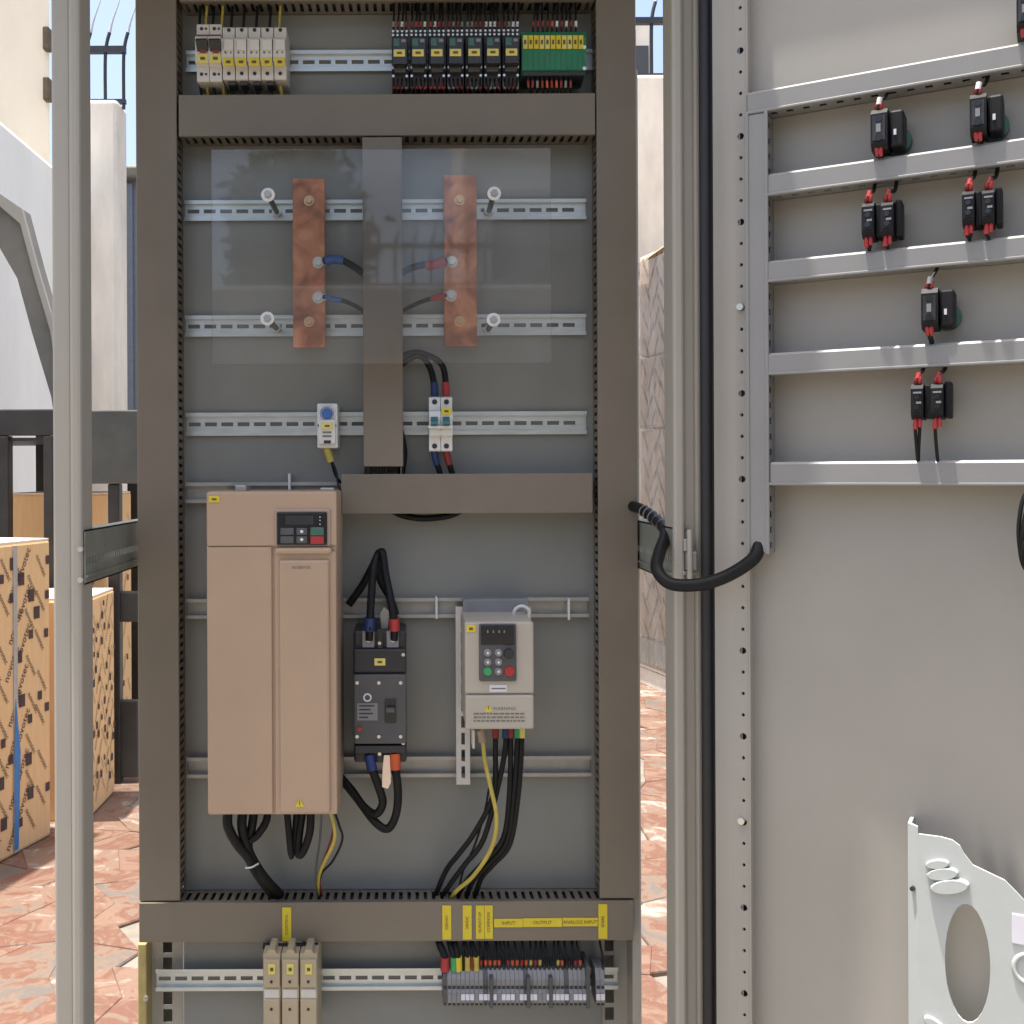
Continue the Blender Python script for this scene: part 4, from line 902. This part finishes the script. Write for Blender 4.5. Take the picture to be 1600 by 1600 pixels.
# ---- terminal row
tx = [692 + i * 7.05 for i in range(36)]
skip = {30, 31, 32, 33}
for i, a in enumerate(tx):
    if a > 916 and a < 925: continue
    x0, x1, z0, z1 = rect(CAB, a, 1519, a + 6.7, 1573, 1.70)
    t = thing('terminal_block', 'narrow grey terminal block, %s counted from the red sleeved cable' % NTH[i + 1], 'terminal block', CAB, ((x0 + x1) / 2, 1.752, z0), 'terminal blocks on the bottom rail')
    MB().prism([(1.752, z0), (1.712, z0), (1.700, z0 + .006), (1.700, z0 + .022), (1.706, z0 + .026), (1.706, z0 + .040), (1.714, z1), (1.752, z1)], x0, x1).part('housing', 'mid_grey' if i % 9 else 'dark_grey', t)
    m = MB().px(CAB, a + 1, 1541, a + 5.7, 1545, 1.7048, 1.707, 0).px(CAB, a + 1, 1567, a + 5.7, 1571, 1.7085, 1.711, 0).px(CAB, a + 1, 1519, a + 5.7, 1525, 1.7135, 1.716, 0); m.part('wire_entry', 'black', t)
    if i > 3 and i not in (7, 12, 16, 21, 22, 28): MB().px(CAB, a + .2, 1554, a + 6.5, 1563, 1.6985, 1.7005, 0).part('marker', 'label_white', t)
for a in (768, 826, 861, 919):
    x0, x1, z0, z1 = rect(CAB, a - 3, 1510 if a > 900 else 1528, a + 3, 1576, 1.697)
    MB().cbox(x0, x1, 1.697, 1.752, z0, z1, .001).solo('end_clamp', 'dark_grey', None, 'slim dark end clamp, %s counted from the red sleeved cable' % {768: 'first', 826: 'second', 861: 'third', 919: 'tallest and last'}[a], 'end clamp', 'end clamps in the terminal row')
rr = random.Random(9)
for i, a in enumerate(tx):
    if 10 > i > 0 and i in (1,): continue
    if a > 908 and a < 938: continue
    j = rr.uniform(-5, 5); thick = i < 1
    if i == 0: col, r, s1 = 'red', .0062, .0072
    elif i == 2: col, r, s1 = 'green', .005, .0062
    elif i == 3: col, r, s1 = 'yellow', .005, .0062
    elif i in (5, 7): col, r, s1 = 'earth_wire', .0032, .0046
    else: col, r, s1 = rr.choice(['cable', 'orange_red', 'red_dark', 'earth_wire', 'red_dark', 'orange_red']), .0019, .0025
    lab = 'thin control wire dropping into the %s terminal block from the red sleeved cable' % NTH[i + 1]; grp = 'control wires above the terminal row'
    if i < 4: lab = ['black cable with red sleeve', '', 'black cable with green sleeve', 'black cable with yellow sleeve'][i] + ' at the end of the terminal row'; grp = None
    y1 = 1510 if i < 8 else 1503
    top = a + (j if i > 3 else -6 + i)
    wire(CAB, [(top, 1455, 1.74), (top + .5, 1474, 1.722), (a + 3.4 + j * .2, 1496, 1.712), (a + 3.4, 1524, 1.718)], r, 'cable', lab, 'wire', grp,
         sleeves=[([(a + 3.4 + j * .15, y1 - (15 if i < 8 else 3), 1.7118), (a + 3.4, y1 + 6, 1.714)], s1, col, 'sleeve')] + ([] if i < 8 else [([(a + 3.4, y1 + 4, 1.7135), (a + 3.4, 1524, 1.717)], .0026, 'black', 'ferrule')]), n=6, sub=3)

# ---- yellow labels on the bottom duct
YL = YD - .0045
def ylabel(a, c, d, e, text, lab, vert=True):
    x0, x1, z0, z1 = rect(CAB, a, c, d, e, YL)
    t = MB().box(x0, x1, YL, YL + .0012, z0, z1).solo('text_label', 'yellow', None, lab, 'label')
    m = MB(); c_ = Vector(((x0 + x1) / 2, YL - .0004, (z0 + z1) / 2))
    if vert: lettering(m, text, c_, ZU, -XU, .0068)
    else: lettering(m, text, c_, XU, ZU, .0075)
    m.part('lettering', 'ink', t)
ylabel(441, 1418, 455, 1471, 'CONTROL', 'upright yellow label above the tan modules')
ylabel(691, 1415, 705, 1468, '220VAC', 'upright yellow label above the red sleeved terminal cable')
ylabel(723, 1415, 737, 1468, '24VDC', 'upright yellow label standing alone right of the first terminal label')
ylabel(743.5, 1415, 756.5, 1467, 'RUN/STOP', 'upright yellow label, left one of the touching pair')
ylabel(757, 1415, 770, 1467, 'COMMON', 'upright yellow label, right one of the touching pair')
ylabel(772, 1436, 817, 1449, 'INPUT', 'lengthwise yellow strip label next to the touching pair', False)
ylabel(817.5, 1435, 878, 1448.5, 'OUTPUT', 'lengthwise yellow strip label in the middle of the taped line', False)
ylabel(879, 1434.5, 934, 1447.5, 'ANALOG INPUT', 'lengthwise yellow strip label ending at the last upright label', False)
ylabel(935, 1413, 949, 1467, 'SPARE', 'upright yellow label at the end of the terminal row')

# ================================================================== DOOR
dz0, dz1 = .13, 2.16
door = thing('cabinet_door', 'open grey cabinet door with perforated stiffener and black gasket', 'door', DOOR, (.4, 0, .13))
def dx_(px, yl): return pt(DOOR, px, 740, yl).x
DW = .86
xa = dx_(1116, -.030); xb = dx_(1151, -.022); xc = dx_(1170, -.022)
MB().cbox(xc - .01, DW, 0, .002, dz0, dz1, .0008).part('panel', 'door_paint', door)
MB().cbox(dx_(1094, -.006), xa + .003, -.006, .03, dz0, dz1, .003).part('edge_return', 'door_paint', door)
fl = MB(); n = 10
prof = []
for i in range(n + 1):
    f = i / n; prof.append((xa + (xb - xa) * f, -.030 + .008 * f + .004 * math.sin(math.pi * f)))
vs = []
for x, y in prof: vs += [(x, y, dz0), (x, y, dz1), (x, y + .012, dz0), (x, y + .012, dz1)]
fs = []
for i in range(n): a = 4 * i; fs += [(a, a + 4, a + 5, a + 1), (a + 2, a + 3, a + 7, a + 6), (a + 1, a + 5, a + 7, a + 3), (a, a + 2, a + 6, a + 4)]
fl.add(vs, fs); fl.part('flange', 'door_paint', door)
gk0, gk1 = dx_(1093, -.014), dx_(1115, -.014)
gm = MB(); cx, rx = (gk0 + gk1) / 2, (gk1 - gk0) / 2; vs = []; n = 10
for i in range(n):
    q = 2 * math.pi * i / n; x, y = cx + rx * math.cos(q), -.010 + .008 * math.sin(q); vs += [(x, y, dz0), (x, y, dz1)]
gm.add(vs, [(2 * i, 2 * ((i + 1) % n), 2 * ((i + 1) % n) + 1, 2 * i + 1) for i in range(n)], True); gm.part('gasket', 'rubber', door)
# perforated stiffener: one large hole for every three small
zbig = pt(DOOR, 1157, 347, -.022).z; step = (pt(DOOR, 1157, 213, -.022).z - zbig) / 4
holes = []; k = math.floor((dz0 + .03 - zbig) / step); zz = zbig + (k + 1) * step; i = k + 1
while zz < dz1 - .03:
    r = .0046 if i % 4 == 0 else .0024; holes.append((zz - dz0, r, r, (xc - xb) * .55)); zz += step; i += 1
st = MB().perf((xc, -.022, dz0), (0, 0, 1), (-1, 0, 0), dz1 - dz0, xc - xb, .0015, holes, rnd=True)
st.box(xb, xb + .0015, -.0205, 0, dz0, dz1).box(xc - .0015, xc, -.0205, 0, dz0, dz1).cbox(xc - .0012, xc + .0012, -.0235, -.02, dz0, dz1, .0006)
st.part('stiffener', 'door_paint', door)
MB().box(xb + .004, xc - .004, -.012, -.009, dz0, dz1).part('stiffener_shade', 'black', door)  # black strip paints the shade in the hollow behind the holes
MB().cbox(xb, DW, -.024, 0, dz1 - .026, dz1, .002).part('top_stiffener', 'door_paint', door)
MB().cbox(xb, DW, -.024, 0, dz0, dz0 + .026, .002).part('bottom_stiffener', 'door_paint', door)
m = MB()
for a, c in ((1157, 480), (1159, 1282)):
    p = pt(DOOR, a, c, -.023); MB().cyl(p + Vector((0, .004, 0)), p - Vector((0, .005, 0)), .0052, .0045, n=10).part('rivet', 'screw', door)

# ---- ducts on the door
GD = 'slotted cable ducts on the door'; WD = -.046
x0, x1, z0, z1 = rect(DOOR, 1166, 176, 1200, 865, WD)
def dduct(label, a, c, e, right=None, d=None):
    A = pt(DOOR, a, c, WD); B = pt(DOOR, a, e, WD)
    x1 = right if right else pt(DOOR, d, e, WD).x
    return A.x, x1, B.z, A.z, label
def make_dduct(x0, x1, z0, z1, label, yf=WD, group=GD):
    vert = (z1 - z0) > (x1 - x0); yb = -.0005
    t = thing('cable_duct', label, 'cable duct', DOOR, ((x0 + x1) / 2, yb, z0), group)
    m = MB().cbox(x0, x1, yf, yf + .010, z0, z1, .0030, 1)
    if vert: m.cbox(x0 - .001, x0 + .004, yf - .0018, yf + .004, z0, z1, .0012).cbox(x1 - .004, x1 + .001, yf - .0008, yf + .004, z0, z1, .001)
    else: m.cbox(x0, x1, yf - .0008, yf + .010, z0 - .0012, z0 + .0028, .0012)
    m.part('cover', 'door_duct', t)
    i = .002; dep = yb - yf - .006; pitch = .0205; L = (z1 - z0) if vert else (x1 - x0); n = int(L / pitch); b = MB()
    holes = [(pitch * .5 + k * pitch, .0042, dep * .16, dep * .45) for k in range(n)]
    if vert:
        b.perf((x1 - i, yf + .006, z0), (0, 0, 1), (0, 1, 0), L, dep, -.0016, holes); b.perf((x0 + i, yf + .006, z0), (0, 0, 1), (0, 1, 0), L, dep, .0016, holes)
    else:
        b.perf((x0, yf + .006, z0 + i), (1, 0, 0), (0, 1, 0), L, dep, -.0016, holes); b.perf((x0, yf + .006, z1 - i), (1, 0, 0), (0, 1, 0), L, dep, .0016, holes)
    b.box(x0 + i, x1 - i, yb - .002, yb, z0 + i, z1 - i); b.part('slotted_body', 'door_duct', t)
    MB().box(x0 + .007, x1 - .007, yf + .014, yb - .003, z0 + .008, z1 - .008).part('cable_fill', 'black', t)
vz0, vz1 = pt(DOOR, 1170, 865, WD).z, pt(DOOR, 1180, 176, WD).z
vx0, vx1 = pt(DOOR, 1166, 500, WD).x, pt(DOOR, 1199.5, 500, WD).x
make_dduct(vx0, vx1, vz0, vz1, 'upright cable duct on the door joining the level ducts')
RE = .80
for a, c, e, lab, dyf in ((1165, 145, 178, 'uppermost level duct on the door, above the single switch blocks', 0), (1197, 272, 305, 'level door duct between single switch blocks and first paired blocks', 0), (1197, 408, 440, 'level door duct below the upper paired switch blocks', 0), (1197, 552, 585, 'level door duct above the lowest paired switch blocks', 0), (1201, 722, 757, 'lowest level duct on the door, below all switch blocks', 0)):
    make_dduct(*dduct(lab, a, c, e, right=RE))

# ---- switch blocks on the back of the door
def pbase(t, cx, cz, r=.015):
    m = MB().cyl((cx, 0, cz), (cx, -.008, cz), r, n=18).cyl((cx, -.008, cz), (cx, -.020, cz), r * .8, n=14); m.part('collar', 'switch_black', t)
def dpt(px, py, yl): return pt(DOOR, px, py, yl)
def rwires(t_lab, cx, cz, yl, updn, grp, tgt, colr):
    pass
def block(t, x0, x1, z0, z1, yf, yb, style):
    w, h = x1 - x0, z1 - z0
    MB().prism([(yb, z0), (yf + .008, z0), (yf, z0 + h * .14), (yf, z1 - h * .14), (yf + .008, z1), (yb, z1)], x0, x1).part('contact_block', 'switch_black', t)
    f = MB().box(x0 + w * .12, x1 - w * .12, yf - .0012, yf + .001, z0 + h * .2, z1 - h * .2); f.part('face_plate', 'black' if style == 0 else 'switch_black', t)
    m = MB()
    for zz in ((.34, .62) if style else (.27, .73)): m.cyl(((x0 + x1) / 2, yf - .0008, z0 + h * zz), ((x0 + x1) / 2, yf - .0022, z0 + h * zz), w * .24, n=10)
    m.part('screw_hole', 'black_gloss', t)
    if style: MB().box(x0 + w * .2, x1 - w * .1, yf - .002, yf, z0 + h * .72, z0 + h * .77).box(x0 + w * .45, x1 - w * .12, yf - .002, yf, z0 + h * .43, z0 + h * .49).part('print', 'mid_grey', t)
    else: MB().box(x0 + w * .34, x1 - w * .38, yf - .002, yf, z0 + h * .40, z0 + h * .60).part('print', 'mid_grey', t)
YB0 = -.062
def dwire(path, r, m, label, group, sleeves=()):
    return wire(DOOR, path, r, m, label, 'wire', group, sleeves, n=7)
def single(px, py, up_py, dn_py, label, col, wl):
    x0, z1 = dpt(px - 18, py - 31, YB0).x, dpt(px - 18, py - 30, YB0).z; x1 = dpt(px + 8, py, YB0).x; z0 = dpt(px - 18, py + 34, YB0).z
    cz = (z0 + z1) / 2
    t = thing('switch_block', label, 'switch block', DOOR, ((x0 + x1) / 2 + .012, 0, cz), 'switch contact blocks on the back of the door')
    pbase(t, x1 - .002, cz); block(t, x0, x1, z0, z1, YB0, -.02, 0)
    MB().cbox(x1 + .0008, x1 + .017, YB0 + .012, -.012, z0 + .003, z1 - .002, .003).part('lamp_block', 'switch_black', t)
    MB().cyl((x1 + .006, -.018, cz - .006), (x1 + .006, -.004, cz - .006), .0165, n=16).part('locking_ring', 'green_dim', t)
    MB().box(x1 + .006, x1 + .009, YB0 + .0105, YB0 + .013, cz - .008, cz - .001).part('print', 'label_white', t)
    for k in (-1, 1):
        MB().tube([dpt(px - 6 + k * 4, py - 27, YB0 + .012), dpt(px - 5 + k * 3, py - 34, YB0 + .009), dpt(px - 3 + k * 2, py - 41, YB0 + .009)], .0026, 7, 3).part('ferrule', 'red' if k > 0 else 'red_dark', t)
        MB().tube([dpt(px - 5 + k * 4, py + 27, YB0 + .010), dpt(px - 5 + k * 3, py + 35, YB0 + .006), dpt(px - 4 + k * 2, py + 44, YB0 + .008)], .0028, 7, 3).part('ferrule', 'red', t)
    dwire([(px - 5, py - 30, YB0 + .01), (px - 3, py - 42, YB0 + .008), (px + 6, up_py + 4, YB0 + .022), (px + 12, up_py - 12, -.03)], .0022, 'cable', 'black wire with pale ferrule rising from %s' % wl, 'wires of the door switches', [([(px - 5, py - 36, YB0 + .008), (px - 3, py - 47, YB0 + .009)], .0033, col, 'ferrule')])
    dwire([(px - 5, py + 30, YB0 + .01), (px - 4, py + 45, YB0 + .008), (px - 1, dn_py - 4, YB0 + .02), (px - 1, dn_py + 14, -.03)], .003, 'cable', 'pair of black wires dropping from %s' % wl, 'wires of the door switches')
single(1378, 200, 147, 243, 'single switch block between the two uppermost door ducts, under a yellowish ferrule', 'cream', 'the single block under a yellowish ferrule')
single(1533, 176, 128, 222, 'single switch block between the two uppermost door ducts, under a white ferrule', 'white_dot', 'the single block under a white ferrule')
single(1457, 480, 418, 540, 'single switch block alone between two door ducts', 'mid_grey', 'the lone single block')
def pair(p1, p2, py1, py2, up, dn, label, wl):
    zs = []
    xs = [(dpt(p - 11, py, YB0).x, dpt(p + 8, py, YB0).x, dpt(p - 11, py + 28, YB0).z, dpt(p - 11, py - 27, YB0).z) for p, py in ((p1, py1), (p2, py2))]
    cx = (xs[0][0] + xs[1][1]) / 2; cz = (xs[0][2] + xs[0][3]) / 2
    t = thing('switch_block', label, 'switch block', DOOR, (cx, 0, cz), 'switch contact blocks on the back of the door')
    pbase(t, cx, cz, .017)
    for a in xs: block(t, *a, YB0, -.02, 1)
    MB().cbox(xs[1][1] + .0006, xs[1][1] + .008, YB0 + .016, -.015, xs[1][2] + .001, xs[1][3] + .003, .002).part('end_plate', 'switch_black', t)
    MB().cbox(xs[0][1] + .0005, xs[1][0] - .0005, YB0 + .014, -.02, cz - .02, cz + .02, .001).part('latch', 'switch_black', t)
    for k, (p, py) in enumerate(((p1, py1), (p2, py2))):
        for q_ in (-1, 1):
            MB().tube([dpt(p + q_ * 3, py - 25, YB0 + .012), dpt(p + q_ * 3, py - 32, YB0 + .008), dpt(p + 1 + q_ * 2, py - 38, YB0 + .009)], .0026, 7, 3).part('ferrule', 'red' if q_ > 0 else 'red_dark', t)
            MB().tube([dpt(p + q_ * 3, py + 25, YB0 + .010), dpt(p + q_ * 3.5, py + 33, YB0 + .007), dpt(p + q_ * 3.5, py + 40, YB0 + .008)], .0024, 7, 3).part('ferrule', 'red', t)
        dwire([(p, py - 28, YB0 + .01), (p + 2, py - 42, YB0 + .01), (p + 8 + 3 * k, up + 6, YB0 + .024), (p + 11 + 3 * k, up - 10, -.03)], .0024, 'cable', ('black wire rising from %s, ' % wl) + ('hinge side block' if k == 0 else 'free side block'), 'wires of the door switches', [([(p, py - 35, YB0 + .008), (p + 2, py - 44, YB0 + .01)], .0032, 'red' if k == 0 else 'red_dark', 'ferrule')])
        dwire([(p - 3, py + 28, YB0 + .01), (p - 4, py + 42, YB0 + .008), (p, dn - 4, YB0 + .018), (p + 4, dn + 14, -.03)], .0020, 'cable', ('black wire dropping from %s, ' % wl) + ('hinge side block' if k == 0 else 'free side block'), 'wires of the door switches', [([(p - 3, py + 33, YB0 + .008), (p - 4, py + 44, YB0 + .008)], .003, 'red', 'ferrule')])
        if k == 0: dwire([(p + 3, py + 28, YB0 + .012), (p + 3, py + 44, YB0 + .01), (p + 1, dn - 4, YB0 + .02), (p + 4, dn + 14, -.03)], .0020, 'cable', 'second wire dropping from %s, hinge side block' % wl, 'wires of the door switches')
pair(1357, 1387, 343, 341, 292, 390, 'paired switch blocks below the single block with yellowish ferrule', 'the paired blocks below the yellowish ferrule')
pair(1514, 1545, 324, 322, 270, 378, 'paired switch blocks below the single block with white ferrule', 'the paired blocks below the white ferrule')
pair(1434, 1465, 627, 626, 572, 722, 'lowest paired switch blocks just above the lowest door duct', 'the lowest paired blocks')
single(1606, 14, -60, 68, 'switch block above the uppermost level door duct', 'label_white', 'the block above the uppermost duct')
for i, (pth, r) in enumerate([([(1640, 755, -.04), (1604, 770, -.055), (1593, 810, -.06), (1593, 850, -.06), (1603, 890, -.058), (1640, 915, -.05)], .0024), ([(1640, 770, -.04), (1610, 790, -.06), (1600, 830, -.064), (1600, 865, -.06), (1615, 895, -.055), (1640, 905, -.05)], .004), ([(1640, 820, -.05), (1612, 840, -.065), (1604, 862, -.065), (1612, 890, -.06), (1640, 900, -.05)], .006)]):
    wire(DOOR, pth, r, 'cable', ['thin outer', 'middle', 'thick inner'][i] + ' cable of the loop under the lowest door duct', 'cable', 'cable loop at the free side of the door', name='cable')

# ---- document pocket
t = thing('document_pocket', 'white plastic document pocket with wavy top edge on the door', 'document pocket', DOOR, (dpt(1430, 1600, -.04).x, 0, dpt(1430, 1600, -.04).z))
YQ = -.040
top = [(1433, 1303), (1470, 1308), (1488, 1313), (1500, 1322), (1506, 1334), (1520, 1352), (1545, 1364), (1570, 1376), (1588, 1394), (1600, 1407), (1640, 1440), (1700, 1470), (1800, 1480)]
pl = [(dpt(a, c, YQ).x, dpt(a, c, YQ).z) for a, c in top]
zb = .42
hx, hz = dpt(1510, 1500, YQ).x, dpt(1510, 1505, YQ).z; ha, hb = (dpt(1547, 1500, YQ).x - dpt(1476, 1500, YQ).x) / 2, (dpt(1510, 1412, YQ).z - dpt(1510, 1598, YQ).z) / 2
hx += .001
# front sheet: outline with an oval hole (bridged in columns)
m = MB(); nseg = 28
hole = [(hx + ha * math.cos(q), hz + hb * math.sin(q)) for q in [2 * math.pi * i / nseg for i in range(nseg)]]
outl = [(pl[0][0], zb)] + pl + [(pl[-1][0], zb)]
bm = bmesh.new()
def loop(ptsl): 
    vs = [bm.verts.new((x, YQ, z)) for x, z in ptsl]; return [bm.edges.new((vs[i], vs[(i + 1) % len(vs)])) for i in range(len(vs))]
ed = loop(outl) + loop(hole)
res = bmesh.ops.triangle_fill(bm, use_beauty=True, edges=ed)
for f in list(bm.faces):
    c = f.calc_center_median()
    if ((c.x - hx) / ha) ** 2 + ((c.z - hz) / hb) ** 2 < .9 and all(abs(((v.co.x - hx) / ha) ** 2 + ((v.co.z - hz) / hb) ** 2 - 1) < .05 for v in f.verts): bm.faces.remove(f)
ex = bmesh.ops.extrude_face_region(bm, geom=bm.faces[:])
for v in [e for e in ex['geom'] if isinstance(e, bmesh.types.BMVert)]: v.co.y += .004
bm.verts.index_update(); m.add([v.co.copy() for v in bm.verts], [[v.index for v in f.verts] for f in bm.faces]); bm.free()
m.part('front_sheet', 'pocket', t)
a, c = dpt(1421, 1290, YQ), dpt(1434, 1290, YQ)
MB().prism([(c.x + .0005, YQ), (a.x, YQ + .012), (a.x, -.001), (c.x + .0005, -.001)], zb, a.z, 'x') if False else None
m = MB(); zt = a.z
v = [(c.x, YQ), (a.x - .003, YQ + .010), (a.x - .003, -.0008), (a.x + .001, -.0008), (a.x + .001, YQ + .013), (c.x, YQ + .004)]
vs = [(x, y, zb) for x, y in v] + [(x, y, zt) for x, y in v]
m.add(vs, [tuple(range(6)), tuple(range(11, 5, -1))] + [(i, (i + 1) % 6, 6 + (i + 1) % 6, 6 + i) for i in range(6)]); m.part('side_flange', 'pocket', t)
p = dpt(1428, 1388, YQ + .003); MB().cyl(p + Vector((0, .004, 0)), p - Vector((.002, .004, 0)), .0028, n=10).part('screw_hole', 'black', t)
def oval(cx, cy, w, h, ang, dep):
    p = dpt(cx, cy, YQ); mm = MB(); n = 20; vs = []
    for k2, (sc, y) in enumerate(((1, YQ + .001), (1, YQ - dep * .6), (.9, YQ - dep))):
        for i in range(n):
            q = 2 * math.pi * i / n; x, z = w * sc * math.cos(q), h * sc * math.sin(q)
            vs.append((p.x + x * math.cos(ang) - z * math.sin(ang), y, p.z + x * math.sin(ang) + z * math.cos(ang)))
    mm.add(vs, [(r * n + i, r * n + (i + 1) % n, (r + 1) * n + (i + 1) % n, (r + 1) * n + i) for r in range(2) for i in range(n)] + [tuple(range(2 * n, 3 * n))])
    mm.part('raised_oval', 'pocket', t)
oval(1465, 1349, .0135, .0052, rad(16), .006); oval(1473, 1364, .018, .0072, rad(17), .007); oval(1484, 1383, .022, .0085, rad(17), .009); oval(1462, 1600, .014, .006, rad(-30), .006)
MB().px(DOOR, 1581, 1427, 1660, 1474, YQ - .0015, YQ + .001, .001).part('recessed_label', 'label_white', t)
MB().ring(dpt(1612, 1515, YQ), (0, 1, 0), .018, .003, 24).part('ring_emboss', 'pocket', t)

# ---- corrugated conduit between cabinet and door
cp = [pt(CAB, 985, 790, 1.72), pt(CAB, 1003, 796, 1.68), pt(CAB, 1025, 812, 1.62), pt(CAB, 1040, 832, 1.55), pt(CAB, 1030, 865, 1.49), pt(CAB, 1027, 890, 1.46), pt(CAB, 1048, 912, 1.44), pt(CAB, 1095, 913, 1.425), pt(CAB, 1140, 898, 1.415), pt(CAB, 1178, 872, 1.405), pt(CAB, 1186, 850, 1.41)]
t = thing('cable_harness', 'thick black wrapped cable harness crossing from cabinet to door', 'cable', CAB, cp[5])
MB().tube(cp, .0086, 12, 8).part('sleeve', 'cable', t)
m = MB()
for a, c, y in ((1006, 798, 1.672), (1012, 802, 1.655), (1019, 807, 1.637), (1026, 813, 1.617), (1033, 820, 1.59)):
    p = pt(CAB, a, c, y); m.ring(p, (.45, -.75, -.35), .0089, .0012, 16, 5)
m.part('spiral_wrap', 'mid_grey', t)
